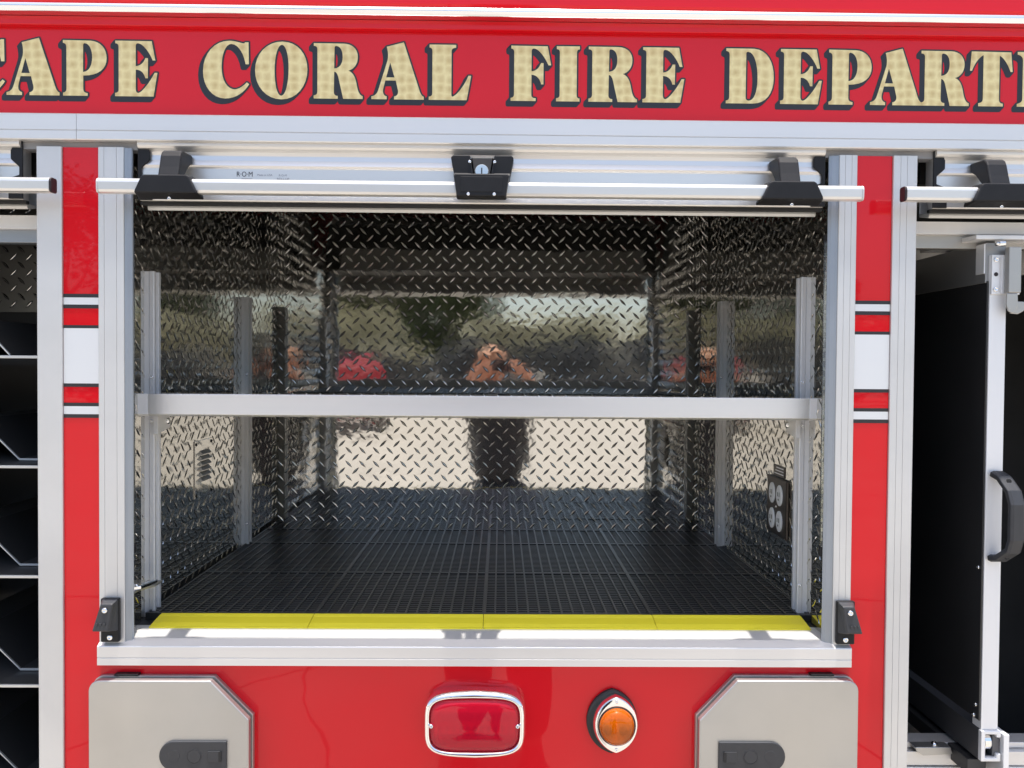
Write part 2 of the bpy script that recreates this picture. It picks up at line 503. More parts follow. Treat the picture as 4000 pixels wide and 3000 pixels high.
# ------------------------------------------------------------------ lettering
GL = {
 'F': (607, 722, 128, [[('M', 132, 115), ('L', 535, 118), ('L', 575, 328), ('L', 545, 328), ('C', 510, 250, 440, 145, 385, 145), ('C', 365, 145, 357, 155, 357, 180), ('L', 357, 395), ('C', 410, 390, 445, 355, 462, 303), ('L', 490, 303), ('L', 490, 538), ('L', 465, 538), ('C', 450, 470, 410, 435, 357, 432), ('L', 357, 650), ('C', 357, 678, 370, 690, 405, 690), ('L', 405, 722), ('L', 128, 722), ('L', 128, 690), ('C', 155, 685, 165, 675, 165, 645), ('L', 165, 195), ('C', 165, 165, 158, 152, 132, 148)]]),
 'I': (606, 728, 638, [[('M', 642, 122), ('L', 897, 122), ('L', 897, 155), ('C', 875, 158, 865, 168, 865, 195), ('L', 865, 655), ('C', 865, 682, 875, 692, 897, 695), ('L', 897, 728), ('L', 638, 728), ('L', 638, 695), ('C', 665, 690, 676, 682, 676, 655), ('L', 676, 195), ('C', 676, 168, 668, 158, 642, 155)]]),
 'R': (607, 734, 1000, [[('M', 1000, 127), ('L', 1330, 129), ('C', 1430, 131, 1485, 190, 1485, 275), ('C', 1485, 355, 1440, 410, 1380, 425), ('C', 1430, 440, 1455, 490, 1470, 560), ('C', 1482, 630, 1495, 690, 1540, 703), ('L', 1540, 734), ('L', 1325, 734), ('L', 1278, 530), ('C', 1265, 465, 1250, 438, 1225, 438), ('L', 1222, 660), ('C', 1222, 690, 1238, 702, 1265, 703), ('L', 1265, 734), ('L', 1000, 734), ('L', 1000, 700), ('C', 1028, 696, 1040, 685, 1040, 655), ('L', 1040, 200), ('C', 1040, 170, 1030, 160, 1000, 157)],
        [('M', 1225, 402), ('L', 1228, 180), ('C', 1228, 162, 1235, 155, 1250, 156), ('C', 1295, 162, 1318, 205, 1318, 275), ('C', 1318, 350, 1285, 400, 1225, 402)]]),
 'E': (606, 742, 1607, [[('M', 1610, 136), ('L', 2008, 138), ('L', 2048, 348), ('L', 2018, 348), ('C', 1985, 265, 1915, 165, 1860, 163), ('C', 1840, 162, 1833, 175, 1833, 200), ('L', 1833, 412), ('C', 1885, 408, 1920, 375, 1938, 323), ('L', 1967, 323), ('L', 1965, 543), ('L', 1938, 543), ('C', 1922, 480, 1885, 450, 1833, 450), ('L', 1833, 660), ('C', 1833, 690, 1845, 705, 1862, 704), ('C', 1900, 698, 1985, 590, 2040, 482), ('L', 2070, 482), ('L', 2028, 742), ('L', 1607, 742), ('L', 1607, 706), ('C', 1635, 702, 1646, 694, 1646, 665), ('L', 1646, 205), ('C', 1646, 178, 1636, 168, 1610, 165)]]),
 'D': (722, 870, 187, [[('M', 187, 148), ('L', 560, 150), ('C', 730, 165, 820, 320, 820, 525), ('C', 820, 740, 720, 870, 540, 870), ('L', 187, 870), ('L', 187, 834), ('C', 220, 828, 232, 815, 232, 780), ('L', 232, 240), ('C', 232, 205, 220, 188, 187, 183)],
        [('M', 450, 790), ('L', 452, 220), ('C', 452, 200, 460, 190, 480, 192), ('C', 560, 200, 605, 350, 605, 540), ('C', 605, 720, 560, 832, 490, 832), ('C', 465, 830, 450, 815, 450, 790)]]),
 'P': (722, 895, 1572, [[('M', 1572, 173), ('L', 1930, 178), ('C', 2060, 185, 2140, 275, 2140, 405), ('C', 2140, 540, 2040, 632, 1835, 632), ('L', 1835, 800), ('C', 1835, 840, 1850, 855, 1892, 860), ('L', 1892, 895), ('L', 1572, 895), ('L', 1572, 857), ('C', 1605, 850, 1617, 835, 1617, 800), ('L', 1617, 270), ('C', 1617, 232, 1605, 215, 1572, 210)],
        [('M', 1833, 585), ('L', 1835, 240), ('C', 1835, 220, 1843, 210, 1860, 212), ('C', 1920, 222, 1952, 300, 1952, 395), ('C', 1950, 510, 1905, 580, 1833, 585)]]),
 'A': (660, 840, 858, [[('M', 1040, 213), ('L', 1245, 158), ('L', 1430, 715), ('C', 1445, 765, 1460, 795, 1487, 805), ('L', 1487, 840), ('L', 1130, 840), ('L', 1130, 805), ('C', 1165, 800, 1182, 775, 1178, 735), ('L', 1150, 615), ('L', 1025, 615), ('L', 1000, 715), ('C', 990, 760, 1005, 798, 1042, 805), ('L', 1042, 840), ('L', 858, 840), ('L', 858, 805), ('C', 905, 800, 930, 770, 945, 715), ('L', 1050, 375), ('C', 1062, 320, 1055, 260, 1040, 213)],
        [('M', 1083, 400), ('L', 1135, 578), ('L', 1035, 578)]]),
 'L': (661, 848, 1565, [[('M', 1572, 187), ('L', 1892, 187), ('L', 1892, 222), ('C', 1850, 226, 1837, 240, 1837, 270), ('L', 1837, 775), ('C', 1837, 798, 1842, 806, 1852, 806), ('C', 1905, 790, 1995, 670, 2042, 555), ('L', 2075, 555), ('L', 2022, 848), ('L', 1565, 848), ('L', 1565, 810), ('C', 1597, 806, 1607, 795, 1607, 765), ('L', 1607, 270), ('C', 1607, 240, 1598, 226, 1572, 222)]]),
 'C': (767, 972, 162, [[('M', 530, 187), ('C', 610, 187, 670, 215, 730, 222), ('C', 740, 215, 745, 205, 755, 205), ('L', 793, 205), ('L', 798, 510), ('L', 752, 510), ('C', 735, 400, 670, 235, 555, 232), ('C', 470, 235, 420, 380, 420, 555), ('C', 420, 740, 500, 855, 600, 858), ('C', 665, 855, 720, 810, 770, 760), ('L', 803, 785), ('C', 740, 890, 630, 985, 470, 987), ('C', 290, 985, 162, 830, 162, 610), ('C', 162, 370, 320, 187, 530, 187)]]),
 'O': (767, 972, 912, [[('M', 1290, 190), ('C', 1500, 190, 1640, 350, 1640, 575), ('C', 1640, 800, 1490, 990, 1280, 990), ('C', 1060, 990, 912, 810, 912, 590), ('C', 912, 360, 1080, 190, 1290, 190)],
        [('M', 1285, 235), ('C', 1345, 238, 1378, 390, 1378, 560), ('C', 1378, 750, 1340, 938, 1275, 940), ('C', 1215, 938, 1183, 770, 1183, 590), ('C', 1183, 400, 1225, 235, 1285, 235)]]),
 'T': (718, 909, 1470, [[('M', 1490, 192), ('L', 2015, 198), ('L', 2038, 455), ('L', 2010, 455), ('C', 1975, 360, 1920, 270, 1863, 245), ('L', 1862, 810), ('C', 1862, 855, 1880, 868, 1915, 872), ('L', 1915, 909), ('L', 1587, 909), ('L', 1587, 870), ('C', 1630, 862, 1648, 845, 1648, 810), ('L', 1648, 240), ('C', 1590, 265, 1530, 350, 1497, 445), ('L', 1470, 445)]]),
 'M': (700, 700, 0, [[('M', 0, 0), ('L', 300, 0), ('L', 450, 400), ('L', 590, 0), ('L', 880, 0), ('L', 880, 35), ('C', 845, 40, 830, 55, 830, 90), ('L', 830, 610), ('C', 830, 645, 845, 660, 880, 665), ('L', 880, 700), ('L', 560, 700), ('L', 560, 665), ('C', 600, 660, 615, 645, 615, 610), ('L', 615, 210), ('L', 430, 700), ('L', 370, 700), ('L', 130, 130), ('L', 130, 600), ('C', 130, 640, 160, 660, 200, 665), ('L', 200, 700), ('L', 0, 700), ('L', 0, 665), ('C', 40, 655, 70, 640, 70, 600), ('L', 70, 110), ('C', 70, 70, 45, 45, 0, 35)]]),
}


def sample(path):
    out = []
    for s in path:
        if s[0] in 'ML':
            out.append((s[1], s[2]))
        else:
            p0 = out[-1]
            for k in range(1, 9):
                t = k / 8
                a, b, c, d = (1 - t) ** 3, 3 * t * (1 - t) ** 2, 3 * t * t * (1 - t), t ** 3
                out.append((a * p0[0] + b * s[1] + c * s[3] + d * s[5], a * p0[1] + b * s[2] + c * s[4] + d * s[6]))
    q = []
    for p in out:
        if not q or abs(p[0] - q[-1][0]) + abs(p[1] - q[-1][1]) > .5:
            q.append(p)
    if abs(q[0][0] - q[-1][0]) + abs(q[0][1] - q[-1][1]) < .5:
        q.pop()
    return q


def curve_mesh(polys, offset=0.0):
    cu = bpy.data.curves.new('c', 'CURVE')
    cu.dimensions = '2D'
    cu.fill_mode = 'BOTH'
    cu.offset = offset
    for pl in polys:
        s = cu.splines.new('POLY')
        s.points.add(len(pl) - 1)
        for i, p in enumerate(pl):
            s.points[i].co = (p[0], p[1], 0, 1)
        s.use_cyclic_u = True
    o = bpy.data.objects.new('c', cu)
    col.objects.link(o)
    dg = bpy.context.evaluated_depsgraph_get()
    me = bpy.data.meshes.new_from_object(o.evaluated_get(dg))
    bpy.data.objects.remove(o)
    bpy.data.curves.remove(cu)
    return me


CAP = .0915
GM = {}
for ch, (H, base, left, paths) in GL.items():
    polys = [[((x - left) / H * CAP, (base - y) / H * CAP) for x, y in sample(p)] for p in paths]
    front = curve_mesh(polys)

    def tostand(me, dx, dz, y):
        return [(v.co.x + dx, y, v.co.y + dz) for v in me.vertices], [tuple(p.vertices) for p in me.polygons]
    a = MB()
    a.add(*tostand(front, 0, 0, 0))
    b = MB()
    NS = 9
    OW = .0027
    for k in range(NS + 1):
        t = k / NS
        dx, dz, yy = -.0058 * t, -.0066 * t, .00035 * t
        b.add(*tostand(front, dx, dz, yy))
        for pl in polys:
            for i in range(len(pl)):
                p0, p1 = Vector(pl[i]), Vector(pl[(i + 1) % len(pl)])
                d_ = p1 - p0
                nn = Vector((-d_.y, d_.x)).normalized() * OW
                e_ = yy + .00001 + .000002 * (i % 7)
                b.add([(q.x + dx, e_, q.y + dz) for q in (p0 + nn, p1 + nn, p1 - nn, p0 - nn)], [(0, 1, 2, 3)])
                b.add([(p0.x + dx + OW * math.cos(h), e_ + .00001, p0.y + dz + OW * math.sin(h)) for h in [math.pi / 4 * j for j in range(8)]], [tuple(range(8))])
    ms = []
    for q in (a, b):
        me = bpy.data.meshes.new('glyph')
        me.from_pydata(q.v, [], q.f)
        ms.append(me)
    GM[ch] = ms
LET = [('C', -.9013), ('A', -.8223), ('P', -.7293), ('E', -.6435), ('C', -.4983), ('O', -.4122), ('R', -.3149), ('A', -.2191), ('L', -.1236),
       ('F', .0130), ('I', .0890), ('R', .1430), ('E', .2336), ('D', .3735), ('E', .4649), ('P', .5465), ('A', .6166), ('R', .7023), ('T', .7847), ('M', .8651)]
for ch, x in LET:
    zb = 1.9430
    f_ = link('letter', GM[ch][0], 'gold', fas)
    f_.location = (x, -.0012, zb)
    s_ = link('letter_shade', GM[ch][1], 'black_vinyl', fas)
    s_.location = (x, -.0006, zb)


# ------------------------------------------------------------------ tread plate
def lug_geo(L=.0275, W=.0068, H=.00135):
    base = [(-.5, 0), (-.22, -.37), (0, -.5), (.22, -.37), (.5, 0), (.22, .37), (0, .5), (-.22, .37)]
    v = [(x * L, y * W, 0) for x, y in base]
    v += [(x * L * .80, y * W * .42, H * .80) for x, y in base]
    v += [(-L * .28, 0, H * .93), (0, 0, H), (L * .28, 0, H * .93)]
    f = [(i, (i + 1) % 8, 8 + (i + 1) % 8, 8 + i) for i in range(8)]
    f += [(8, 9, 16), (9, 10, 17, 16), (10, 11, 18, 17), (11, 12, 18), (12, 13, 18), (13, 14, 17, 18), (14, 15, 16, 17), (15, 8, 16)]
    return v, f


LV, LF = lug_geo()


def tread(panel, o, u, v, n, w_, h_, skip=None, pitch=.0373, phase=(0, 0), mat='mirrorlug'):
    """raised lugs over a panel: origin o, unit axes u (w_) and v (h_), outward normal n"""
    o, u, v, n = Vector(o), Vector(u), Vector(v), Vector(n)
    vs_, fs = [], []
    c45 = math.sqrt(.5)
    for par in (0, 1):
        i0 = 0
        for i in range(-1, int(w_ / pitch) + 2):
            for j in range(-1, int(h_ / pitch) + 2):
                a = (i + .5 * par) * pitch + phase[0]
                b = (j + .5 * par) * pitch + phase[1]
                if a < .011 or b < .011 or a > w_ - .011 or b > h_ - .011:
                    continue
                if skip and skip(a, b):
                    continue
                s = 1 if par else -1
                k = len(vs_)
                for (x, y, z) in LV:
                    p = o + u * (a + (x - y * s) * c45) + v * (b + (x * s + y) * c45) + n * z
                    vs_.append(tuple(p))
                fs += [tuple(t + k for t in f) for f in LF]
    me = bpy.data.meshes.new('tread')
    me.from_pydata(vs_, [], fs)
    bm = bmesh.new()
    bm.from_mesh(me)
    bmesh.ops.recalc_face_normals(bm, faces=bm.faces)
    bm.to_mesh(me)
    bm.free()
    return link('raised_tread', me, mat, panel, 0, False, kind='stuff')


ZC = 2.05
bw = box('back_wall', (XL - .004, XR + .004, YB, YB + .004, .98, ZC), 'mirror', T, 0)
tread(bw, (XL, YB, ZF - .02), (1, 0, 0), (0, 0, 1), (0, -1, 0), XR - XL, ZC - ZF, phase=(.01, .012))
lw = box('side_wall', (XL - .004, XL, .03, YB, .98, ZC), 'mirror', T, 0)
tread(lw, (XL, .04, ZF - .02), (0, 1, 0), (0, 0, 1), (1, 0, 0), YB - .04, ZC - ZF,
      skip=lambda a, b: (.36 < a + .04 < .49 and 1.20 < b + ZF - .02 < 1.345), phase=(.006, .0))
rw = box('side_wall', (XR, XR + .004, .03, YB, .98, ZC), 'mirror', T, 0)
tread(rw, (XR, .04, ZF - .02), (0, 1, 0), (0, 0, 1), (-1, 0, 0), YB - .04, ZC - ZF,
      skip=lambda a, b: (.215 < a + .04 < .355 and 1.15 < b + ZF - .02 < 1.31), phase=(.006, .0))
box('compartment_ceiling', (XL - .004, XR + .004, .03, YB + .004, ZC, ZC + .004), 'mirror', T, 0)
box('compartment_floor', (XL - .004, XR + .004, .061, YB + .004, .985, ZF - .014), 'dark', T, 0)
# door jamb plates just inside the tracks
for xj, s in ((-.634, 1), (.5580, -1)):
    j = box('jamb_plate', (min(xj, xj - .01 * s), max(xj, xj - .01 * s), .0062, .075, Z_SB + .046, ZC - .1), 'mirror', T, 0)
    tread(j, (xj, .010, ZF - .005), (0, 1, 0), (0, 0, 1), (s, 0, 0), .064, .80, phase=(.014, .0))

# strut rails on the walls
RZ0, RZ1 = ZF - .016, 1.667


def rail(y0, side):
    xw = XL if side > 0 else XR
    s = side
    y1 = y0 + .031
    # plan outline of a channel with a groove on the inner face and a step on its front
    p = [(xw, y0 + .002), (xw + .0085 * s, y0 + .002), (xw + .0090 * s, y0 + .0035), (xw + .0102 * s, y0 + .0035), (xw + .0107 * s, y0 + .0005), (xw + .0178 * s, y0),
         (xw + .0190 * s, y0 + .0015), (xw + .0190 * s, y0 + .009), (xw + .0125 * s, y0 + .0095), (xw + .0125 * s, y1 - .0095), (xw + .0190 * s, y1 - .009),
         (xw + .0190 * s, y1 - .001), (xw + .0178 * s, y1), (xw, y1)]
    r = link('mounting_rail', MB().prism(p, RZ0, RZ1, 'z').me(), 'alu_in', T, .0004)
    for z in (1.10, 1.475, 1.395):
        screw(r, (xw + .0145 * s, y0 + .0008, z), .0032, .0022, 'y', 'bolt')
    return r


for side in (1, -1):
    rail(.120, side)
    rail(.695, side)


# lit strip tubes beside the tracks
for xx in (-.6225, .5525):
    tb = empty('light_strip', (xx, .0125, 0), parent=T)
    t_ = link('tube', MB().tube([(0, 0, 1.195), (0, 0, 1.715)], .0048, 10).me(), lens_mat('clear_strip', (.85, .87, .85), (.45, .47, .46)), tb, 0, True)
    chips = MB()
    for k in range(32):
        z = 1.205 + k * .0162
        chips.box(-.0022, .0022, -.0015, .0015, z, z + .005)
    link('diode_row', chips.me(), 'ledglow', tb)
    link('end_cap', MB().cyl((0, 0, 1.7151), .0056, .012, 'z', 12).me(), 'black', tb)
    link('end_cap', MB().cyl((0, 0, 1.1789), .0056, .016, 'z', 12).me(), 'black', tb)

# cover plate with chrome louvre on the left wall
vp = empty('vent_cover', (XL, 0, 0), parent=T)
box('plate', (.0002, .002, .372, .480, 1.212, 1.335), 'mirror', vp, .0004)
for yy, zz in ((.379, 1.328), (.473, 1.328), (.379, 1.219), (.473, 1.219)):
    screw(vp, (.002, yy, zz), .0035, .002, 'x', mat='black')
for k in range(6):
    z = 1.245 + k * .0115
    p = [(.002, z), (.0085, z + .002), (.0085, z + .0035), (.002, z + .0105)]
    link('louvre', MB().prism([(a, b) for a, b in p], .400,   .455, 'y').me(), 'steel', vp, .0003)
# power outlet on the right wall
po = empty('power_outlet', (XR, 0, 0), parent=T)
link('cover', MB().box(-.006, -.0002, .225, .345, 1.160, 1.278).me(), 'bronze', po, .003)
for yy in (.262, .308):
    for zz in (1.192, 1.244):
        ring = []
        m = MB()
        rings = []
        for rr, d in ((.0165, .006), (.0165, .0082), (.0145, .0092)):
            rings.append([(-d, yy + rr * math.cos(a), zz + rr * 1.28 * math.sin(a)) for a in [2 * math.pi * i / 20 for i in range(20)]])
        m.loft(rings, False, True)
        so_ = link('socket', m.me(), 'socket', po)
        link('socket_slot', MB().box(-.0098, -.0093, yy - .006, yy - .004, zz - .002, zz + .007).box(-.0098, -.0093, yy + .004, yy + .006, zz - .002, zz + .006).box(-.0098, -.0093, yy - .0016, yy + .0016, zz - .010, zz - .0065).me(), 'black', po)
screw(po, (-.006, .285, 1.218), .003, .0018, '-x')
box('label_plate', (-.0016, -.0002, .250, .318, 1.2795, 1.302), 'bronze', po, .0003)
for k, zz in enumerate((1.284, 1.290, 1.296)):
    box('label_line', (-.0020, -.00165, .256, .311 - k * .006, zz, zz + .0022), 'socket', po, 0)

# chrome catch low on the left jamb
ct = empty('door_catch', (-.633, .022, 1.106), parent=T)
link('catch_plate', MB().prism([(.0005, 0), (.009, -.002), (.012, .020), (.0265, .050), (.0265, .078), (.0005, .078)], 0, .0045, 'z').me(), 'steel', ct, .001)
link('catch_arm', MB().prism([(.004, .004), (.016, .012), (.026, .058), (.018, .062), (.008, .022)], .0047, .0110, 'z').me(), 'chrome', ct, .0012)
screw(ct, (.0085, .010, .0112), .0048, .004, 'z')
link('catch_rod', MB().tube([(.0045, .001, .0), (.0045, .0, -.004), (.0045, .0, -.060)], .0017, 8).me(), 'chrome', ct, 0, True)

# ------------------------------------------------------------------ shelf
sh_ = empty('shelf', (0, 0, 0), parent=T)
SX0, SX1 = -.634, .5625
YS = .06
prof = [(YS, 1.4115), (YS, 1.4465), (YS + .0008, 1.4473), (YS + .0025, 1.4473), (YS + .0032, 1.4465), (YS + .0032, 1.4165),
        (YS + .70, 1.4165), (YS + .70, 1.4125), (YS + .022, 1.4125), (YS + .020, 1.4082), (YS + .005, 1.4078)]
link('tray', MB().prism(prof, SX0 + .018, SX1 - .018, 'x').me(), 'alu_in2' if 'alu_in2' in M else newmat('brushed_shelf', (.76, .755, .755), .4, .9, 0, var=.04, vscale=30, stretch=(.05, 1, 1), rvar=.05), sh_, .0004)
for xa, xb in ((SX0, SX0 + .0178), (SX1 - .0178, SX1)):
    prismx('tray_end', [(YS, 1.4115), (YS, 1.4465), (YS + .0008, 1.4473), (YS + .0032, 1.4465), (YS + .0032, 1.4125), (YS + .02, 1.4085), (YS + .005, 1.4078)], xa, xb, 'alu_in', sh_, .0004)
smt = MB()
for i in range(58):
    smt.box(-.60 + i * .02, -.597 + i * .02, YS + .03, YS + .69, 1.4166, 1.4215)
for j in range(44):
    smt.box(-.60, .545, YS + .03 + j * .015, YS + .036 + j * .015, 1.4166, 1.4195)
link('shelf_mat', smt.me(), 'mat', sh_)
for s, xw in ((1, XL), (-1, XR)):
    for y0 in (.120, .695):
        b_ = MB().prism([(y0 - .006, 1.372), (y0 - .006, 1.407), (y0 + .05, 1.407), (y0 + .05, 1.38)], xw + .0192 * s, xw + .028 * s, 'x')
        link('shelf_bracket', b_.me(), 'alu_in', sh_, .0006)
        screw(sh_, (xw + .0280 * s, y0 + .035, 1.393), .0058, .006, 'x' if s > 0 else '-x', 'bolt')

# ------------------------------------------------------------------ floor mat
fm = empty('floor_mat', (0, 0, ZF - .014), 'black slotted floor mat with yellow ramp edge on the compartment floor', 'floor mat')
fm['label'] = 'black slotted floor mat with yellow ramp edge on the compartment floor'


def tile_mesh(wd, dp):
    m = MB()
    n = max(1, round(wd / .0203))
    pw = wd / n
    for i in range(n + 1):
        x = min(max(i * pw, .0018), wd - .0018)
        m.box(x - .0017, x + .0017, .0004, dp - .0004, .001, .0140)
    q = int(dp / .0127)
    for j in range(q + 1):
        y = .0004 + j * (dp - .0048) / q
        m.box(.001, wd - .001, y, y + .0055, .002, .0122)
    m.box(.0005, wd - .0005, .0004, .0045, .001, .01405)
    m.box(.0005, wd - .0005, dp - .0045, dp - .0004, .001, .01405)
    return m.me()


XS = [-.638, -.333, -.028, .277, .5665]
YT = [.100, .405, .710, YB - .002]
TM = {}
for i in range(4):
    for j in range(3):
        k = (round(XS[i + 1] - XS[i], 4), round(YT[j + 1] - YT[j], 4))
        if k not in TM:
            TM[k] = tile_mesh(*k)
        o = link('mat_tile', TM[k], 'mat', fm)
        o.location = (XS[i] + .0004, YT[j], 0)
EX = [-.608, -.333, -.028, .277, .5475]
for i in range(4):
    a, b = EX[i] + .0005, EX[i + 1] - .0005
    pf = []
    y0, y1 = .043, .0995
    z0, z1 = .0042 + .002, .0138
    for k in range(41):
        t = k / 40
        y = y0 + (y1 - y0) * t
        z = z0 + (z1 - z0) * min(1, t * 1.15)
        if .06 < t < .30 or .72 < t < .98:
            z -= .0005 * (k % 2)
        pf.append((y, z))
    pf += [(y1, .001), (y0, .001)]
    o = link('ramp_edge', MB().prism(pf, a, b, 'x').me(), 'yellow', fm)

# ------------------------------------------------------------------ roll-up doors
def text_mesh(s, size, align='LEFT'):
    cu = bpy.data.curves.new('t', 'FONT')
    cu.body = s
    cu.size = size
    cu.align_x = align
    o = bpy.data.objects.new('t', cu)
    col.objects.link(o)
    dg = bpy.context.evaluated_depsgraph_get()
    me = bpy.data.meshes.new_from_object(o.evaluated_get(dg))
    bpy.data.objects.remove(o)
    for v in me.vertices:
        v.co = (v.co.x, 0, v.co.y)
    return me


ALD = newmat('door_slat_aluminium', (.74, .725, .70), .34, .7, 0, var=.03, vscale=30, stretch=(.03, 1, 1), rvar=.04)


def roll_door(x0, x1, bar0, bar1, grips, latch=None, label=None, capm='darkbrown'):
    d = empty('roll_up_door', (0, 0, 0), parent=T)
    if label:
        d['label'] = label
    Y0 = .006
    pr = [(.03, 1.872), (-.002, 1.872), (-.0065, 1.8675), (-.0075, 1.8635), (-.0070, 1.8605), (-.0040, 1.8575), (.0010, 1.8560), (.0045, 1.8535), (.0058, 1.8480),
          (.0050, 1.8400), (.0026, 1.8345), (.0012, 1.8310), (.0030, 1.8290), (.0042, 1.8262),
          (.0042, 1.8040), (.0042, 1.7840), (.0030, 1.7832), (.0030, 1.7735), (.0045, 1.7720), (.022, 1.7720), (.022, 1.80), (.03, 1.81)]
    link('bottom_rail', MB().prism(pr, x0, x1, 'x').me(), ALD, d, .0003)
    # rolled slats on the drum behind the header
    for k in range(9):
        a = 2 * math.pi * k / 9
        yc, zc, r = .164, 1.932, .094
        a2 = a + 2 * math.pi / 9
        p = [(yc + r * math.cos(a), zc + r * math.sin(a)), (yc + r * math.cos(a2), zc + r * math.sin(a2)),
             (yc + (r - .008) * math.cos(a2), zc + (r - .008) * math.sin(a2)), (yc + (r - .008) * math.cos(a), zc + (r - .008) * math.sin(a))]
        link('slat', MB().prism(p, x0 + .004, x1 - .004, 'x').me(), ALD, d, .001)
    prismx('drum_blocker', [(.0615, 1.8250), (.0615, 1.985), (.066, 1.985), (.066, 1.829), (.262, 1.829), (.262, 1.985), (.266, 1.985), (.266, 1.8250)], x0 + .006, x1 - .006, 'dark', d, 0)  # added unseen box, keeps the bright drum out of the back wall's reflection
    box('mirror_band', (x0 + .05, x1 - .05,   .2662, .269, 1.828, 1.900), 'pan', d, .0005)  # added unseen strip, gives the grey band mirrored in the back wall
    # rubber gasket and drip pan under the rail
    box('gasket', (x0 - .002, x1 + .002, .010, .020, 1.7660, 1.7718), 'rubber', d, .001)
    prismx('drip_pan', [(.024, 1.7690), (.0235, 1.7640), (.026, 1.7595), (.058, 1.7665), (.060, 1.7680), (.060, 1.8000), (.057, 1.8000), (.057, 1.7715), (.03, 1.7690)], x0 + .004, x1 - .004, 'pan', d, .001)
    # side end shoes
    for xe, s in ((x0, 1), (x1, -1)):
        p = [(xe - .002 * s, 1.772), (xe - .002 * s, 1.868), (xe + .010 * s, 1.868), (xe + .018 * s, 1.852), (xe + .018 * s, 1.838), (xe + .004 * s, 1.825), (xe + .004 * s, 1.812), (xe + .022 * s, 1.806), (xe + .022 * s, 1.772)]
        prismy('end_shoe', p if s > 0 else p[::-1], -.0005, .0028, 'black', d, .0012)
    # lift bar
    bp = [(-.0665, 1.7760), (-.0670, 1.7880), (-.0655, 1.7925), (-.0610, 1.7945), (-.0500, 1.7945), (-.0470, 1.7920), (-.0470, 1.7740), (-.0500, 1.7712), (-.0620, 1.7708), (-.0652, 1.7722)]
    link('lift_bar', MB().prism(bp, bar0, bar1, 'x').me(), ALD, d, .0008)
    bc = [((a + .057) * 1.02 - .057, (b - 1.7826) * 1.02 + 1.7826) for a, b in bp]
    for xa, xb in ((bar0 - .0035, bar0 - .0001), (bar1 + .0001, bar1 + .0035)):
        prismx('bar_cap', bc, xa, xb, capm, d, .0012)
    # grips: trapezoid plate over the bar, neck going up to the rail
    for gx in grips:
        hw_t, hw_b = .037, .0495
        rings = []
        for y, z0, z1, e in ((-.0735, 1.7690, 1.7985, 0), (-.0460, 1.7640, 1.8015, .002), (-.0440, 1.7640, 1.8015, .002)):
            def hw(z):
                return hw_b + (hw_t - hw_b) * (z - 1.766) / .035 + e
            rings.append([(gx - hw(z0), y, z0 + .001), (gx + hw(z0), y, z0 + .001), (gx + hw(z0) - .001, y, z0 + .006), (gx + hw(z1), y, z1 - .003), (gx + hw(z1) - .004, y, z1), (gx - hw(z1) + .004, y, z1), (gx - hw(z1), y, z1 - .003), (gx - hw(z0) + .001, y, z0 + .006)])
        link('grip', MB().loft(rings, True, True).me(), 'black', d, .0018)
        # neck
        rings = []
        npf = [(-.0620, 1.7950), (-.0550, 1.8150), (-.0490, 1.8340), (-.0450, 1.8410), (-.0385, 1.8450), (.0040, 1.8470), (.0040, 1.8340), (-.0140, 1.8240), (-.0400, 1.7980)]
        for xo, k_ in ((-.0160, 0), (-.0142, 1), (.0142, 1), (.0160, 0)):
            rings.append([(gx + xo, y, z) if k_ else (gx + xo * 1.04, -.03 + (y + .03) * .94, 1.822 + (z - 1.822) * .93) for y, z in npf])
        link('grip_neck', MB().loft(rings, True, True).me(), 'black', d, .0025)
        screw(d, (gx + .002, -.060, 1.7642), .003, .0012, 'y', 'grip_screw')
    if latch is not None:
        lx = latch
        prismy('latch_back', [(lx - .044, 1.800), (lx + .044, 1.800), (lx + .052, 1.845), (lx - .052, 1.845)], -.004, .004, 'black', d, .001)
        # housing: tapered body, open in the middle
        z0, z1 = 1.7665, 1.8455
        for s in (-1, 1):
            rings = []
            for y, i0, i1, o0, o1 in ((-.030, .012, .020, .044, .0515), (.004, .012, .020, .043, .052)):
                rings.append([(lx + s * i0, y, 1.802), (lx + s * o0, y, 1.802), (lx + s * o1, y, z1 - .004), (lx + s * (o1 - .004), y, z1), (lx + s * i1, y, z1)])
            link('latch_wing', MB().loft(rings, True, True).me(), 'black', d, .002)
        # curved wing ramps down to the paddle
        for s in (-1, 1):
            rings = []
            for y, zt, zb, xi in ((-.030, 1.816, 1.802, .0165), (-.036, 1.811, 1.800, .014), (-.052, 1.808, 1.7985, .0135), (-.066, 1.8045, 1.797, .0135)):
                ow = .044 + (zt - 1.80) * .18
                rings.append([(lx + s * xi, y, zb), (lx + s * (ow - .001), y, zb), (lx + s * ow, y, zt), (lx + s * (xi + .002), y, zt)])
            link('latch_ramp', MB().loft(rings, True, True).me(), 'black', d, .0012)
        rings = []
        for y, e in ((-.082, 0), (-.052, .0012)):
            rings.append([(lx - .0385 - e, y, z0 + .001), (lx + .0385 + e, y, z0 + .001), (lx + .0435 + e, y, 1.8000), (lx + .0415, y, 1.8035 + e), (lx - .0415, y, 1.8035 + e), (lx - .0435 - e, y, 1.8000)])
        link('latch_paddle', MB().loft(rings, True, True).me(), 'black', d, .0022)
        link('latch_panel', MB().box(lx - .0335, lx + .0335, -.0827, -.0815, 1.7745, 1.7985).me(), 'black', d, .0005)
        # centre wedge
        rings = [[(lx - .021, .004, z1), (lx + .021, .004, z1), (lx + .0125, .004, 1.80), (lx - .0125, .004, 1.80)],
                 [(lx - .0175, -.024, z1 - .003), (lx + .0175, -.024, z1 - .003), (lx + .0105, -.034, 1.80), (lx - .0105, -.034, 1.80)]]
        link('latch_wedge', MB().loft(rings, True, True).me(), 'black', d, .001)
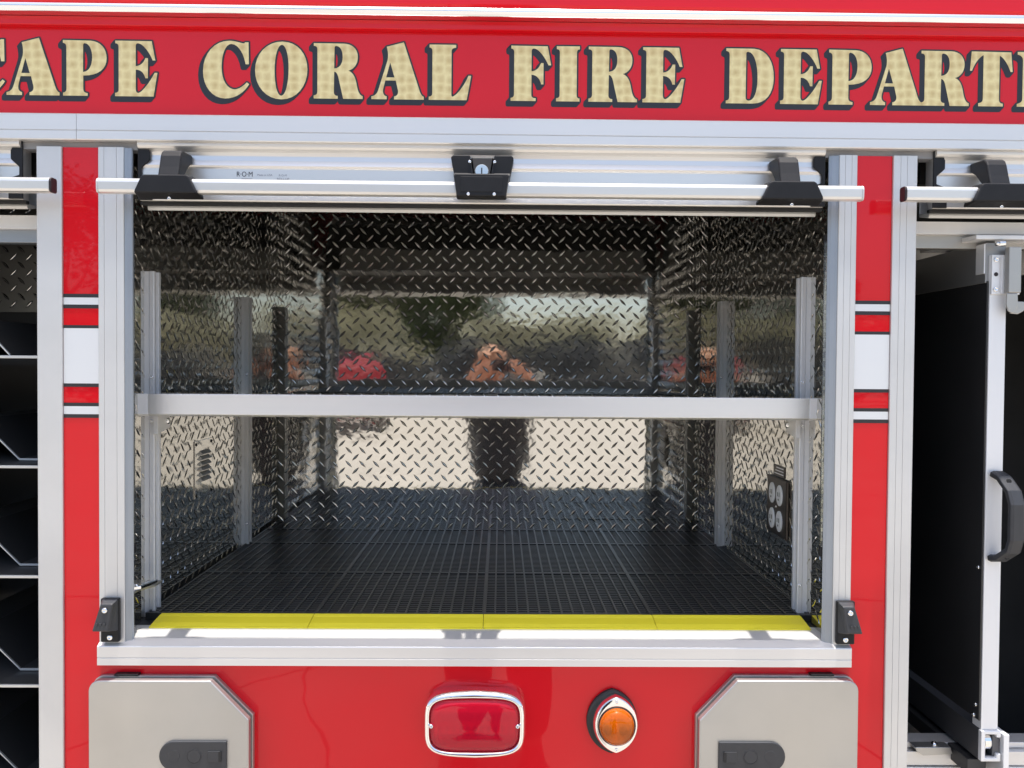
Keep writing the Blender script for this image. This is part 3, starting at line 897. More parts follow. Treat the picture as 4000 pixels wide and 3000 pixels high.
        lk = MB().loft([[(lx + .0108 * k_ * math.cos(t), y - .0 + .25 * 0, 1.8125 + .0108 * k_ * math.sin(t)) for t in [2 * math.pi * i / 24 for i in range(24)]] for k_, y in ((1, -.020), (1, -.0585), (.93, -.0597))], True, True)
        link('lock_cylinder', lk.me(), newmat('lock_alloy', (.62, .68, .72), .3, .8), d, 0)
        link('key_slot', MB().box(lx - .0009, lx + .0009, -.0602, -.0592, 1.8075, 1.8175).me(), 'black', d, 0)
        for sx_ in (-.0205, .0205):
            screw(d, (lx + sx_, -.0815, 1.7712), .0028, .0015, 'y', 'latch_screw')
            screw(d, (lx + sx_ * 1.0, -.0305, 1.8340), .0028, .0020, 'y', 'latch_screw')
    return d


dc = roll_door(-.6050, .5415, -.6415, .5784, (-.5335, .4650), -.0330, None, 'alu')
dl = roll_door(-1.46, -.7990, -1.40, -.7190, (-.890, -1.30))
dr = roll_door(.7285, 1.46, .6510, 1.40, (.8060, 1.30))
# maker's print on the middle door
for s_, px, pz, sz, mt in (('R\u00b7O\u00b7M', -.4445, 1.8160, .0118, 'ink'), ('Made in USA', -.4100, 1.8168, .0048, 'inkgrey'),
                           ('R-O-M', -.3740, 1.8165, .0048, 'inkgrey'), ('ROLL-UP', -.3770, 1.8105, .0052, 'inkgrey')):
    o = link('door_print', text_mesh(s_, sz), mt, dc)
    o.location = (px, .0036, pz - .002)
    if s_.startswith('R\u00b7'):
        o.scale = (.86, 1, 1)
        o.location.z -= .0005
dprint = box('door_print', (-.4360, -.4180, .0033, .0036, 1.8098, 1.8103), 'inkgrey', dc, 0)


# striker blocks at the foot of the tracks
def stop_block(x, s):
    e = empty('striker_block', (x, -.005, 0), parent=T)
    # base
    link('base', MB().prism([(-.013 * s, 1.0345), (-.013 * s, 1.108), (.0175 * s, 1.108), (.0175 * s, 1.0345)], -.010, 0, 'y').me(), 'black', e, .0025)
    a = [(-.004 * s, 1.1035), (.0150 * s, 1.1035), (.0085 * s, 1.0590), (-.0180 * s, 1.0590)]
    b = [(-.010 * s, 1.1075), (.0170 * s, 1.1075), (.0170 * s, 1.0540), (-.0180 * s, 1.0540)]
    rings = [[(p[0], -.0095, p[1]) for p in b], [(p[0], -.0270 if i < 2 else -.0300, p[1]) for i, p in enumerate(a)]]
    link('wedge', MB().loft(rings, True, True).me(), 'latchgrey', e, .0022)
    screw(e, (.003 * s, -.0282, 1.0935), .0048, .003, 'y')
    screw(e, (.003 * s, -.0098, 1.0430), .0048, .003, 'y')
    for k in range(3):
        box('raised_mark', (-.010 * s - .0012 + k * .006 * s, -.010 * s + .0022 + k * .006 * s, -.0305, -.0285, 1.0680, 1.0725), 'latchgrey', e, .0004)


stop_block(-.6510, 1)
stop_block(.5870, -1)

# ------------------------------------------------------------------ stainless filler doors
def filler_door(x0, x1, xc, zc, ztop, latch_x0, latch_x1, s, label):
    """x0 = outer edge, x1 = chamfered side, xc = where the chamfer starts on top, zc = where it ends"""
    e = empty('filler_door', (0, 0, 0), parent=T)
    e['label'] = label

    def outline(i):
        r = .018
        arc = [(x0 + s * (r - r * math.cos(t)) + s * i * .7, ztop - r + r * math.sin(t) - i) for t in [math.pi / 2 * k / 6 for k in range(7)]]
        p = [(x0 + s * i, .62)] + arc + [(xc - s * i * .4, ztop - i), (x1 - s * i, zc - i * .4), (x1 - s * i, .62)]
        return p if s > 0 else p[::-1]
    prismy('back_flange', outline(-.0015), -.010, -.0002, 'steel', e, .0008)
    prismy('seal', outline(.003), -.0150, -.0102, 'rubber', e, 0)
    prismy('door_skin', outline(0), -.0290, -.0152, 'steel', e, .0022, seg=3)
    box('hinge', (min(x0 + s * .035, x0 + s * .075), max(x0 + s * .035, x0 + s * .075), -.013, -.001, ztop + .0016, ztop + .005), 'black', e, .0008)
    # flush latch
    lz0, lz1 = .8270, .8765
    hh = (lz1 - lz0) / 2
    fx, rx = latch_x0, latch_x1     # flat end, round end
    t_ = 1 if rx > fx else -1
    arc = [(rx - t_ * hh + t_ * hh * math.cos(a), (lz0 + lz1) / 2 + hh * math.sin(a)) for a in [math.pi / 2 - math.pi * k / 14 for k in range(15)]]
    p = [(fx, lz1)] + arc + [(fx, lz0)]
    prismy('latch_plate', p, -.0335, -.0291, 'latchgrey', e, .0014)
    zc_ = (lz0 + lz1) / 2
    cx = fx + t_ * .053
    ring = MB().loft([[(cx + r * math.cos(a), y, zc_ + r * math.sin(a)) for a in [2 * math.pi * k / 28 for k in range(28)]] for r, y in ((.0122, -.0335), (.0122, -.0341), (.0112, -.0341), (.0112, -.0334), (.0108, -.0334), (.0106, -.0344), (.002, -.0345))], False, True)
    link('latch_button', ring.me(), 'latchgrey', e, 0)
    cx2 = fx + t_ * .086
    link('latch_button', MB().cyl((cx2, -.0338, zc_ + .001), .0095, .0006, 'y', 24).me(), 'latchgrey', e, .0002)
    # hooked slot at the flat end: raised tongue with a dark pocket
    link('latch_tongue', MB().box(min(fx + t_ * .0095, fx + t_ * .030), max(fx + t_ * .0095, fx + t_ * .030), -.0347, -.0336, zc_ - .009, zc_ + .009).me(), 'latchgrey', e, .0006)
    link('latch_pocket', MB().box(min(fx + t_ * .0078, fx + t_ * .0125), max(fx + t_ * .0078, fx + t_ * .0125), -.0351, -.0348, zc_ - .0085, zc_ + .0085).me(), 'rubber', e, 0)
    return e


filler_door(-.6775, -.4135, -.4770, .9105, .9755, -.4490, -.5600, 1, 'left brushed steel flap with a chamfered top right corner')
filler_door(.6020, .3355, .3990, .9110, .9785, .3675, .4790, -1, 'right brushed steel flap with a chamfered top left corner')


# ------------------------------------------------------------------ lights
def sup(cx, cz, a, b, ex, y, n=64, peak=0):
    out = []
    for i in range(n):
        t = 2 * math.pi * i / n
        c, s = math.cos(t), math.sin(t)
        x = a * abs(c) ** (2 / ex) * (1 if c >= 0 else -1)
        z = b * abs(s) ** (2 / ex) * (1 if s >= 0 else -1)
        z += peak * max(0, 1 - abs(x) / a) * (1 if s >= 0 else -1)
        out.append((cx + x, y, cz + z))
    return out


rl = empty('red_marker_light', (0, 0, 0), parent=T)
cx, cz, a, b = -.0395, .9035, .0850, .0535
rings = [sup(cx, cz, a, b, 4.2, -.0001, peak=.003), sup(cx, cz, a, b, 4.2, -.018, peak=.004), sup(cx, cz, a - .0015, b - .0015, 4.2, -.0300, peak=.004), sup(cx, cz, a - .005, b - .005, 4.2, -.0352, peak=.003),
         sup(cx, cz, a - .0085, b - .0075, 4.3, -.0352, peak=.0015), sup(cx, cz, a - .0105, b - .0090, 4.4, -.0315), sup(cx, cz, a - .0110, b - .0095, 4.4, -.0240)]
link('bezel', MB().loft(rings).me(), 'chrome', rl, 0, True)
la, lb = a - .0109, b - .0094
rings = [sup(cx, cz, la, lb, 4.4, -.0240), sup(cx, cz, la, lb, 4.4, -.0300), sup(cx, cz, la - .003, lb - .003, 4.2, -.0340), sup(cx, cz, la * .80, lb * .80, 3.6, -.0362), sup(cx, cz, la * .45, lb * .45, 3, -.0372), sup(cx, cz, .002, .002, 2, -.0376)]
link('lens', MB().loft(rings, False, True).me(), 'redlens', rl, 0, True)
link('reflector', MB().loft([sup(cx, cz, la, lb, 4.4, -.0235), sup(cx, cz, la * .96, lb * .9, 4.4, -.0180), sup(cx, cz, .001, .001, 4.4, -.0180)], False, True).me(), newmat('red_reflector', (.95, .8, .8), .4, 0), rl, 0)
cells = MB()
for r_ in range(2):
    for k in range(11):
        x = cx - .0585 + k * .0117
        z = cz + (.0035 if r_ == 0 else -.0335)
        cells.box(x - .0048, x + .0048, -.0230, -.0182, z, z + .012)
        cells.cyl((x, -.0240, z + .022), .0036, .0050, 'y', 10)
link('diode_grid', cells.me(), newmat('lamp_cell', (.42, .30, .30), .3, .2), rl, 0)
for z in (cz + .0295, cz - .0030, cz - .0385):
    link('lens_rib', MB().box(cx - .062, cx + .062, -.0256, -.0240, z, z + .0022).me(), newmat('bright_red', (.9, .06, .08), .25), rl, .0004)
for s in (-1, 1):
    screw(rl, (cx + s * .0715, -.0330, cz), .0038, .0052, 'y')


def almond(cx, cz, w_, h_, y, n=48):
    """eye shape with its points up and down"""
    R = (h_ * h_ + w_ * w_) / (2 * w_)
    out = []
    half = math.asin(min(1, h_ / R))
    for s in (1, -1):
        for k in range(n // 2):
            t = -half + 2 * half * k / (n // 2)
            z = R * math.sin(t)
            x = R * math.cos(t) - (R - w_)
            out.append((cx + s * x, y, cz + s * z))
    return out


al = empty('amber_marker_light', (0, 0, 0), parent=T)
ax, az = .1925, .9005
rings = [almond(ax, az, .0430, .0545, -.0001), almond(ax, az, .0430, .0545, -.0075), almond(ax + .001, az, .0405, .0520, -.0095)]
link('gasket', MB().loft(rings, True, True).me(), 'rubber', al, 0)
ax2 = ax + .0030
rings = [almond(ax2, az, .0385, .0500, -.0096), almond(ax2 + .001, az + .001, .0375, .0490, -.020), almond(ax2 + .0015, az + .002, .0360, .0475, -.0270), almond(ax2 + .0015, az + .002, .0345, .0460, -.0290)]
hx, hz = ax2 + .0020, az + .0010
n = 48


def circ(r1, r2, y):
    # matched to the order of almond(): right half upwards then left half downwards
    out = []
    for s in (1, -1):
        for k in range(n // 2):
            t = -math.pi / 2 + math.pi * k / (n // 2)
            out.append((hx + s * r1 * math.cos(t), y, hz + s * r2 * math.sin(t)))
    return out


rings += [circ(.0318, .0335, -.0296), circ(.0305, .0322, -.0285), circ(.0300, .0317, -.0220), circ(.0290, .0300, -.014)]
link('housing', MB().loft(rings).me(), 'chrome', al, .0004, True)
link('reflector', MB().loft([circ(.0290, .0300, -.0145), circ(.018, .020, -.0110), circ(.001, .001, -.0105)], False, True).me(), newmat('amber_reflector', (.95, .8, .55), .3, .1), al, 0, True)
rings = [circ(.0296, .0312, -.0230), circ(.0294, .0310, -.0305), circ(.0275, .0290, -.0375), circ(.0225, .0240, -.0430), circ(.0130, .0140, -.0465), circ(.001, .001, -.0475)]
link('lens', MB().loft(rings, False, True).me(), 'amberlens', al, 0, True)
link('lens_ring', MB().loft([circ(.0300, .0317, -.0240), circ(.0304, .0321, -.0300), circ(.0292, .0308, -.0308), circ(.0290, .0306, -.0250)]).me(), 'rubber', al, 0, True)
link('lens_seam', MB().box(hx - .0005, hx + .0005, -.0210, -.0190, hz - .027, hz + .010).me(), newmat('amber_bright', (1, .55, .1), .3), al, 0)
for s in (-1, 1):
    link('bulb', MB().cyl((hx + s * .0125, -.0210, hz - .0130), .0068, .006, 'y', 12).me(), newmat('bulb_dark', (.12, .08, .03), .4), al, .001)
link('diode_row', MB().box(hx - .012, hx + .012, -.0200, -.0180, hz + .004, hz + .0075).me(), newmat('amber_dark', (.25, .12, .03), .4), al, .0004)
screw(al, (ax2 + .0015, -.0289, az + .0420), .0030, .0016, 'y')
screw(al, (ax2 + .0015, -.0289, az - .0385), .0030, .0016, 'y')

# ------------------------------------------------------------------ left compartment
link('left_compartment', MB().box(-1.49, -.800, .62, .625, .48, 1.99).box(-1.49, -1.485, .03, .62, .48, 1.99).box(-.7805, -.7755, .035, .62, .48, 1.99)
     .box(-1.49, -.776, .03, .62, 1.99, 1.995).box(-1.49, -.776, .03, .62, .475, .48).me(), 'dark', T)
lb_ = box('back_plate', (-1.48, -.785, .612, .616, 1.62, 1.98), newmat('dull_tread', (.20, .195, .18), .3, .9), T, 0)
tread(lb_, (-1.48, .612, 1.62), (1, 0, 0), (0, 0, 1), (0, -1, 0), .69, .36)
for zz, dy in ((1.7465, .026),):
    box('drip_rail', (-1.46, -.776, .061, .075, 1.7320, 1.7555), 'alu_in', T, .0008)
    box('drip_rail', (-1.46, -.776, .0755, .10, 1.7100, 1.7400), 'track', T, .0008)
rk = empty('divider_rack', (-1.10, .05, .50), 'bent sheet metal rack with pale front edges inside the dark left compartment', 'rack')
EDGE = newmat('rack_edge', (.62, .62, .60), .42, .6)
SHEET = newmat('rack_sheet_shade', (.075, .075, .075), .45, .5)  # same metal as the edges, darkened to stand for the bay's shade
ox, oy, oz = rk.location


def rsheet(name, pts, th, y0, y1):
    v, f = [], []
    n_ = len(pts)
    loop = [(p[0], p[1] + th / 2) for p in pts] + [(p[0], p[1] - th / 2) for p in reversed(pts)]
    q = link(name, MB().prism([(a - ox, b - oz) for a, b in loop], y0 - oy + .0041, y1 - oy, 'y').me(), SHEET, rk)
    link('edge_strip', MB().prism([(a - ox, b - oz) for a, b in loop], y0 - oy, y0 - oy + .004, 'y').me(), EDGE, q, .0004)


for z in (1.5095, 1.3190, 1.1275, .9360, .745):
    rsheet('shelf_sheet', [(-1.47, z), (-.7815, z)], .0048, .05, .56)
for z in (1.3245, 1.1330, .9415, .7505):
    p = []
    x = -.7815
    p = [(-.7815, z), (-.870, z), (-.942, z + .072), (-1.014, z + .072), (-1.086, z), (-1.158, z), (-1.230, z + .072), (-1.302, z + .072), (-1.374, z), (-1.46, z)]
    rsheet('cradle_sheet', p[::-1], .0036, .115, .54)
p = [(-.850, 1.5125), (-.906, 1.573), (-.978, 1.573), (-1.040, 1.5125)]
rsheet('cradle_sheet', p[::-1], .0036, .052, .54)
for k in range(2):
    screw(rk, (-.829 - ox, .30 - oy, 1.470 - oz - .02 * k), .004, .003, 'y', 'rivet')

# ------------------------------------------------------------------ right compartment
link('right_compartment', MB().box(.72, 1.49, .92, .925, .48, 1.99).box(1.485, 1.49, .03, .92, .48, 1.99).box(.7005, .7050, .035, .92, .48, 1.99)
     .box(.701, 1.49, .03, .92, 1.99, 1.995).box(.701, 1.49, .03, .92, .475, .48).me(), 'dark', T)
box('drip_rail', (.7055, 1.46, .061, .075, 1.7380, 1.7600), 'alu_in', T, .0008)
box('drip_rail', (.7055, 1.46, .0755, .10, 1.7150, 1.7450), 'steel', T, .0008)
box('ceiling_rail', (.7055, 1.46, .34, .36, 1.700, 1.780), 'steel', T, .0008)
tbd = empty('tool_board', (0, 0, 0), parent=T)
tbd['label'] = 'pull-out black tool board with aluminium front post and black handle'
PX0, PX1 = .8520, .8815
YP = .045
box('post', (PX0, PX1, YP, YP + .028, .8645, 1.700), 'alu_in', tbd, .0008)
box('post_edge', (PX0 - .0035, PX0 - .0005, YP + .002, YP + .85, .880, 1.655), newmat('board_skin', (.026, .026, .027), .3, 0, 0, var=.2, vscale=6), tbd, .0006)
prismx('top_beam', [(YP + .004, 1.652), (YP + .004, 1.722), (YP + .85, 1.722), (YP + .85, 1.652)], PX0 - .006, PX0 + .03, newmat('beam_grey', (.36, .36, .36), .45, .7), tbd, .001)
prismz('top_plate', [(PX0 - .032, YP - .012), (1.30, YP - .012), (1.30, YP + .06), (PX0 - .040, YP + .17)], 1.7255, 1.7330, 'alu_in', tbd, .001)
# latch unit at the top of the post
box('latch_plate', (PX0 + .0005, PX1 + .021, YP - .0045, YP - .0005, 1.6310, 1.7000), 'alu_in', tbd, .001)
box('latch_fin', (PX0 + .0150, PX0 + .0162, YP - .010, YP - .0046, 1.6330, 1.6985), 'alu_in', tbd, .0003)
box('latch_body', (PX0 + .0225, PX0 + .0445, YP - .0180, YP - .0046, 1.6330, 1.7120), 'steel', tbd, .0015)
for zz in (1.6915, 1.6400):
    screw(tbd, (PX0 + .0080, YP - .0045, zz), .0048, .003, 'y')
    screw(tbd, (PX0 + .0470, YP - .0045, zz), .0040, .003, 'y')
link('bolt_hole', MB().cyl((PX0 + .0080, YP - .0052, 1.6660), .0036, .0004, 'y', 14).me(), 'darkbrown', tbd)
link('pull_tab', MB().prism([(PX0 + .0205, 1.632), (PX0 + .0395, 1.632), (PX0 + .0405, 1.6120), (PX0 + .0370, 1.6020), (PX0 + .0300, 1.5975), (PX0 + .0235, 1.6020), (PX0 + .0200, 1.6120)], YP - .017, YP - .0135, 'y').me(), 'steel', tbd, .001)
link('hook', MB().prism([(PX0 + .0300, 1.5975), (PX0 + .0430, 1.5965), (PX0 + .0530, 1.602), (PX0 + .0570, 1.610), (PX0 + .0575, 1.6180), (PX0 + .0420, 1.6185), (PX0 + .0405, 1.610)], YP - .0125, YP - .008, 'y').me(), 'steel', tbd, .001)
link('latch_spring', MB().tube([(PX0 + .001, YP - .012, 1.7175), (PX0 + .016, YP - .016, 1.7185)], [.0045, .0058], 10).me(), 'chrome', tbd, 0, True)
box('beam_end', (PX0 - .0085, PX0 - .0062, YP + .004, YP + .03, 1.668, 1.720), 'alu_in', tbd, .0004)
# handle
hp_ = [(PX0 + .0165, YP - .004, 1.318), (PX0 + .0210, YP - .018, 1.312), (PX0 + .0270, YP - .036, 1.291), (PX0 + .0285, YP - .043, 1.270), (PX0 + .0285, YP - .043, 1.210), (PX0 + .0270, YP - .037, 1.190), (PX0 + .0195, YP - .016, 1.1725), (PX0 + .0150, YP - .004, 1.170)]
rings = []
for i, p in enumerate(hp_):
    p = Vector(p)
    d_ = (Vector(hp_[min(i + 1, len(hp_) - 1)]) - Vector(hp_[max(i - 1, 0)])).normalized()
    u_ = Vector((1, 0, 0))
    v_ = d_.cross(u_).normalized()
    wd = .0125
    rings.append([p + u_ * x * wd + v_ * y * .0065 for x, y in ((-1, -.6), (-.6, -1), (.6, -1), (1, -.6), (1, .6), (.6, 1), (-.6, 1), (-1, .6))])
link('handle', MB().loft(rings, True, True).me(), 'latchgrey', tbd, .0012)
for hz_ in (1.3085, 1.1765):
    link('handle_hole', MB().cyl((PX0 + .0225, YP - .0315 if hz_ > 1.2 else YP - .030, hz_), .0040, .004, 'y', 14).me(), 'rubber', tbd)
screw(tbd, (PX0 - .0038, YP + .012, 1.150), .0036, .0022, '-x')
screw(tbd, (PX0 - .0038, YP + .012, .905), .0036, .0022, '-x')
screw(tbd, (PX0 - .0038, YP + .018, .8845), .0042, .0026, '-x')
# bottom channel, seen end-on
cx0, cx1, cz0, cz1 = PX0 - .0015, PX0 + .0335, .8095, .8640
cp = [(cx0, cz0), (cx1, cz0), (cx1, cz0 + .0135), (cx1 - .0075, cz0 + .0135), (cx1 - .0075, cz0 + .0065), (cx0 + .0075, cz0 + .0065), (cx0 + .0075, cz1 - .0065), (cx1 - .0075, cz1 - .0065), (cx1 - .0075, cz1 - .0120), (cx1, cz1 - .0120), (cx1, cz1), (cx0, cz1)]
prismy('channel_end', cp, YP - .004, YP + .006, 'alu_in', tbd, .0012)
prismy('channel', cp, YP + .0062, YP + .85, newmat('channel_grey', (.10, .10, .105), .5, .6), tbd, .001)
link('roller', MB().cyl((cx0 + .011, YP + .020, (cz0 + cz1) / 2 + .002), .0185, .012, 'x', 24).me(), 'chrome', tbd, .0015)
link('roller_block', MB().prism([(cx0 + .0235, cz0 + .006), (cx0 + .0235, cz1 - .008), (cx1 + .001, cz1 - .018), (cx1 + .001, cz0 + .012)], YP + .002, YP + .06, 'y').me(), newmat('roller_grey', (.12, .12, .13), .4, .5), tbd, .001)
box('guide_angle', (cx1 + .0025, cx1 + .0125, YP - .008, YP + .8, .700, .8590), 'alu_in', tbd, .001)
# slide beam under the board and cross rails on the floor
box('slide_beam', (PX0 - .012, PX0 + .022, YP + .02, YP + .86, .776, .803), newmat('slide_grey', (.06, .06, .062), .5, .5), tbd, .001)
for za, zb, yy in ((.7930, .8035, .132), (.7650, .7915, .120), (.735, .7635, .116)):
    box('floor_rail', (.7055, 1.46, yy, yy + .04, za, zb), 'alu_h', T, .001)
clp = empty('rail_clamp', (.795, .112, .798), parent=T)
link('clamp_plate', MB().prism([(-.028, .0065), (.038, .0065), (.042, -.006), (-.012, -.009), (-.024, -.002)], -.004, .02, 'y').me(), 'steel', clp, .001)
screw(clp, (.012, .006, .0066), .006, .006, 'z')

# ------------------------------------------------------------------ behind the camera: what the polished plate mirrors
P = empty('person', (0, -1.72, 0), 'person in dark clothes holding up a small camera, seen only mirrored in the back wall', 'person')


def skin(name, verts, edges, radii, mat, parent, root=0, sub=2):
    me = bpy.data.meshes.new(name)
    me.from_pydata(verts, edges, [])
    o = link(name, me, mat, parent)
    o.modifiers.new('skin', 'SKIN')
    for i, r in enumerate(radii):
        d_ = me.skin_vertices[0].data[i]
        d_.radius = r if isinstance(r, tuple) else (r, r)
        d_.use_root = (i == root)
    s = o.modifiers.new('sub', 'SUBSURF')
    s.levels = sub
    s.render_levels = sub
    o.modifiers['skin'].use_smooth_shade = True
    return o


HC = Vector((-.055, .06, 1.495))     # head centre in person space
bv = [(0, 0, .86), (-.01, 0, 1.05), (-.015, .01, 1.24), (-.03, .02, 1.335), (-.045, .035, 1.40), (-.055, .055, 1.455), (-.055, .055, 1.53), (-.055, .05, 1.58),
      (.145, .02, 1.31), (.215, .02, 1.235), (.205, .12, 1.300), (.150, .235, 1.445), (.115, .255, 1.470),
      (-.175, .02, 1.31), (-.245, .02, 1.235), (-.215, .12, 1.300), (-.150, .235, 1.445), (-.115, .255, 1.470),
      (.08, 0, .78), (.115, .02, .45), (.12, 0, .09), (.13, .12, .035), (-.08, 0, .78), (-.115, .02, .45), (-.12, 0, .09), (-.13, .12, .035)]
be = [(0, 1), (1, 2), (2, 3), (3, 4), (4, 5), (5, 6), (6, 7), (3, 8), (8, 9), (9, 10), (10, 11), (11, 12), (3, 13), (13, 14), (14, 15), (15, 16), (16, 17),
      (0, 18), (18, 19), (19, 20), (20, 21), (0, 22), (22, 23), (23, 24), (24, 25)]
br = [.08, .09, .12, .10, .055, .078, .088, .06, .06, .046, .04, .028, .026, .06, .046, .04, .028, .026, .05, .045, .042, .035, .05, .045, .042, .035]
# fingers wrapped on the camera body, thumb from the side of the palm
for side, wr in ((1, 12), (-1, 17)):
    x0 = .115 * side
    for k, (dz, ln) in enumerate(((.030, .036), (.014, .040), (-.002, .037), (-.016, .030))):
        i = len(bv)
        bv += [(x0 - .022 * side, .268, 1.480 + dz * .8), (x0 - .045 * side, .292, 1.484 + dz), (x0 - (.045 + ln * .7) * side, .290, 1.484 + dz)]
        be += [(wr, i), (i, i + 1), (i + 1, i + 2)]
        br += [.0105, .0085, .0075]
    i = len(bv)
    bv += [(x0 - .020 * side, .240, 1.470), (x0 - .050 * side, .236, 1.476)]
    be += [(wr, i), (i, i + 1)]
    br += [.011, .009]
skin('body', bv, be, br, 'skin', P)
fc = MB()
fc.loft([[(HC.x + r * 1.0 * math.cos(t), HC.y + d, HC.z + r * 1.3 * math.sin(t)) for t in [2 * math.pi * i / 16 for i in range(16)]] for r, d in ((.030, .085), (.06, .07), (.078, .03), (.082, -.02))], True, False)
# simple hair cap
hr = MB().loft([[(HC.x + r * math.cos(t), HC.y - .012 + r * 1.12 * math.sin(t), HC.z + h) for t in [2 * math.pi * i / 20 for i in range(20)]] for r, h in ((.086, .035), (.088, .065), (.072, .092), (.04, .108), (.004, .114))], True, True)
link('hair', hr.me(), 'hair', P, 0, True)
for s in (-1, 1):
    link('ear', MB().loft([[(HC.x + s * (.083 + d), HC.y - .005 + r * .5 * math.cos(t), HC.z + .005 + r * math.sin(t)) for t in [2 * math.pi * i / 10 for i in range(10)]] for r, d in ((.012, 0), (.030, .008), (.016, .016))], True, True).me(), 'skin', P, 0, True)
    link('eye', MB().cyl((HC.x + s * .032, HC.y + .078, HC.z + .01), .010, .006, 'y', 10).me(), 'hair', P, .001)
link('nose', MB().loft([[(HC.x + r * math.cos(t), HC.y + .075 + d, HC.z - .03 + hz2 + r * .6 * math.sin(t)) for t in [2 * math.pi * i / 8 for i in range(8)]] for r, d, hz2 in ((.018, 0, 0), (.012, .02, -.004), (.004, .028, -.006))], True, True).me(), 'skin', P, 0, True)
link('mouth', MB().box(HC.x - .022, HC.x + .022, HC.y + .076, HC.y + .082, HC.z - .062, HC.z - .056).me(), newmat('lips', (.35, .12, .10), .5), P, .001)
skin('shirt', [(0, 0, .80), (-.01, 0, 1.05), (-.015, .01, 1.24), (-.03, .02, 1.325), (.14, .02, 1.305), (.20, .02, 1.255), (-.17, .02, 1.305), (-.23, .02, 1.255)],
     [(0, 1), (1, 2), (2, 3), (3, 4), (4, 5), (3, 6), (6, 7)], [.19, .185, .185, .13, .078, .064, .078, .064], 'shirt', P)
skin('trousers', [(0, 0, .92), (0, 0, .84), (.095, 0, .78), (.112, .02, .45), (.12, 0, .10), (-.095, 0, .78), (-.112, .02, .45), (-.12, 0, .10)],
     [(0, 1), (1, 2), (2, 3), (3, 4), (1, 5), (5, 6), (6, 7)], [.19, .19, .145, .10, .08, .145, .10, .08], 'trousers', P)
for s in (-1, 1):
    link('shoe', MB().loft([[(s * .125 + wx * math.cos(t), .05 + yl * math.sin(t), z) for t in [2 * math.pi * i / 16 for i in range(16)]] for wx, yl, z in ((.048, .135, .0), (.050, .14, .03), (.042, .11, .07), (.036, .05, .10))], True, True).me(), 'rubber', P, 0, True)
pc = empty('compact_camera', (0, -1.436, 1.5), 'small dark camera held up by the person facing the truck', 'camera')
link('camera_body', MB().box(-.055, .055, -.036, -.014, -.034, .030).me(), 'latchgrey', pc, .004)
link('lens_barrel', MB().cyl((0, -.014, 0), .024, .010, 'y', 24).me(), 'black', pc, .001)


# trees and hedges far behind
def leafy(m, c, r, n, size, rnd):
    for _ in range(n):
        d = Vector((rnd.gauss(0, 1), rnd.gauss(0, 1), rnd.gauss(0, 1))).normalized() * (rnd.random() ** .45)
        p = Vector((c[0] + d.x * r[0], c[1] + d.y * r[1], c[2] + d.z * r[2]))
        a = Vector((rnd.gauss(0, 1), rnd.gauss(0, 1), rnd.gauss(0, .7))).normalized()
        b = a.orthogonal().normalized()
        s = size * rnd.uniform(.6, 1.4)
        m.add([p - a * s, p + b * s * .5, p + a * s, p - b * s * .5], [(0, 1, 2, 3)])


def tree(name, x, y, h, rw_, leafm, label, cat, seed, group, trunk=True, n=1500, low=.3):
    rnd = random.Random(seed)
    e = empty(name, (x, y, 0), label, cat, None, group)
    c = MB()
    for k in range(9):
        cc = (rnd.uniform(-.55, .55) * rw_, rnd.uniform(-.5, .5) * rw_, h * (low + (1 - low) * rnd.uniform(.22, .85)))
        rr = rnd.uniform(.35, .6) * rw_
        leafy(c, cc, (rr, rr, rr * .75), n // 9, .16, rnd)
    me = bpy.data.meshes.new('crown')
    me.from_pydata(c.v, [], c.f)
    link('crown', me, leafm, e)
    t = MB().tube([(0, 0, 0), (.08, .05, h * .3), (-.05, .1, h * .7)], [.17, .13, .05], 8)
    for k in range(4):
        a = rnd.uniform(0, 6.28)
        t.tube([(.05, .05, h * (.28 + .07 * k)), (math.cos(a) * rw_ * .5, math.sin(a) * rw_ * .5, h * (.5 + .08 * k))], [.07, .03], 6)
    link('trunk', t.me(), 'bark', e)


tl = [(-8.8, -46, 12, 3.6, 'leaf'), (-4.6, -47, 11.5, 3.4, 'leaf'), (-11.5, -40, 10.5, 4.2, 'leaf'), (-6.6, -41, 9.5, 3.6, 'leaf'), (-2.6, -40, 8.6, 3.2, 'leaf'), (-22, -42, 11, 5, 'leaf'), (17, -46, 7.2, 3.6, 'leaf'), (24, -40, 8.5, 4, 'leaf')]
tn = ['tall tree standing farthest back at the left of the tree line', 'tall tree standing farthest back near the middle', 'second broad tree from the left behind the photographer', 'tall dark tree behind the red car', 'dark tree nearest the gap in the tree line', 'tallest tree at the far left of the tree line',
      'dark tree right of the gap in the tree line', 'dark tree at the far right of the tree line']
for k, (x, y, h, r, lm) in enumerate(tl):
    tree('broadleaf_tree', x, y, h, r, lm, tn[k], 'tree', 30 + k, 'trees behind the photographer', n=8000, low=.14)


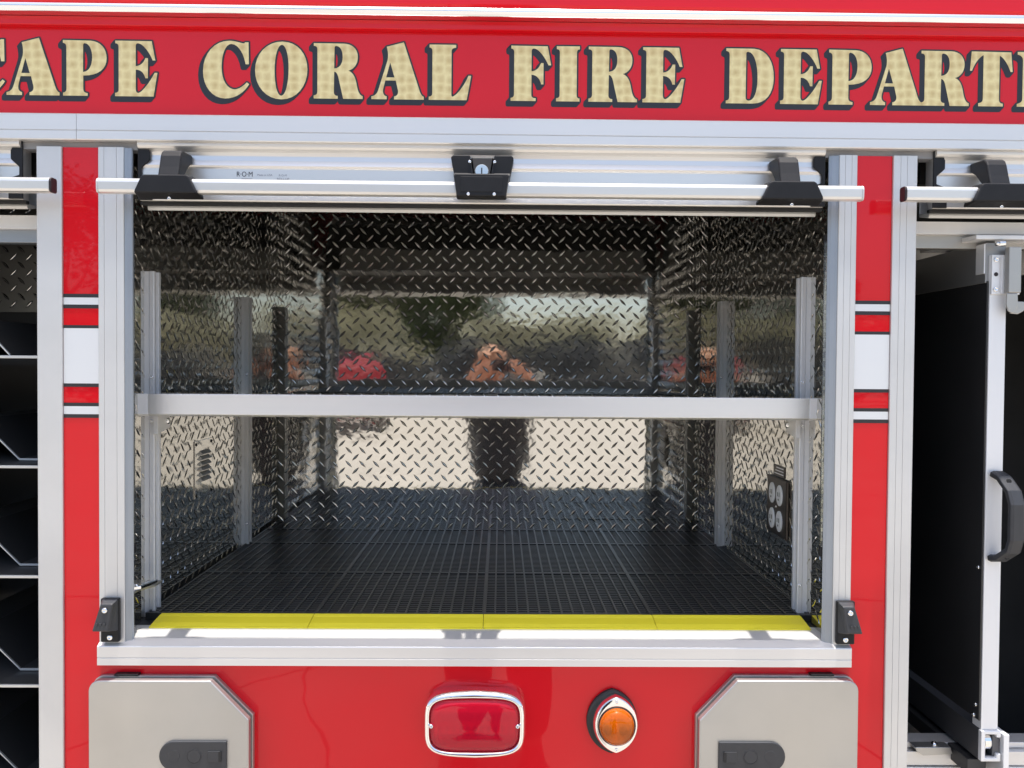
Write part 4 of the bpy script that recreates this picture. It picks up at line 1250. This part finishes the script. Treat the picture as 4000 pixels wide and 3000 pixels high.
def hedge(x, y, lm, nm, hw, z0, z1, seed, group):
    e = empty('hedge', (x, y, 0), nm, 'hedge', None, group)
    c = MB()
    rnd = random.Random(seed)
    for q in range(22):
        leafy(c, (rnd.uniform(-hw, hw), rnd.uniform(-.5, .5), rnd.uniform(z0, z1)), (1.2, .7, .7), 330, .12, rnd)
    me = bpy.data.meshes.new('foliage')
    me.from_pydata(c.v, [], c.f)
    link('foliage', me, lm, e)
    link('stem', MB().tube([(0, 0, 0), (.1, 0, z1)], [.09, .04], 8).me(), 'bark', e)


for k, x in enumerate((-21, -10.5, 0, 10.5, 21)):
    w5 = ('far left', 'left', 'middle', 'right', 'far right')[k]
    hedge(x, -31, 'leafdark', '%s section of the low dark hedge at the edge of the concrete' % w5, 5.4, .3, 2.3, 80 + k, 'low dark hedges')
    hedge(x + 2, -36, 'leafdry', '%s section of the yellow dry hedge behind the dark one' % w5, 5.6, 1.8, 3.7, 90 + k, 'yellow hedges')

# parked red car, mirrored at the left of the back wall
ca = empty('parked_car', (-3.9, -17.5, 0), 'red parked car with dark windows on the concrete behind the photographer', 'car')
side = [(-2.1, .35), (-2.15, .75), (-2.0, .95), (-1.0, 1.05), (-.4, 1.58), (.9, 1.66), (1.75, 1.55), (2.1, 1.0), (2.15, .6), (2.05, .33)]
rings = []
for y_, sc_ in ((-.88, .93), (-.80, .99), (0, 1.0), (.80, .99), (.88, .93)):
    rings.append([(x * (1 if abs(y_) < .85 else .985), y_ * (1 if z < 1.05 else .84), .33 + (z - .33) * sc_) for x, z in side])
cb = MB().loft(rings, True, True)
link('body', cb.me(), 'carred', ca, .03, True)
link('windscreen', MB().add([(-1.0, -.72, 1.09), (-1.0, .72, 1.09), (-.46, .64, 1.56), (-.46, -.64, 1.56)], [(0, 1, 2, 3)]).me(), 'carglass', ca)
for s in (-1, 1):
    link('side_window', MB().prism([(-.75, 1.10), (-.38, 1.50), (.9, 1.56), (1.55, 1.45), (1.75, 1.10)], s * .76, s * .82, 'y').me(), 'carglass', ca, .01)
    for xw_ in (-1.35, 1.35):
        wv = link('wheel', MB().cyl((xw_, s * .72, .33), .33, s * .2, 'y', 24).me(), 'tyre', ca, .02)
        link('rim', MB().cyl((xw_, s * .90, .33), .2, s * .03, 'y', 16).me(), 'refl', wv)
    link('headlight', MB().box(-2.17, -2.08, s * .55 - .16, s * .55 + .16, .70, .83).me(), 'refl', ca, .02)
ca.rotation_euler = (0, 0, rad(75))
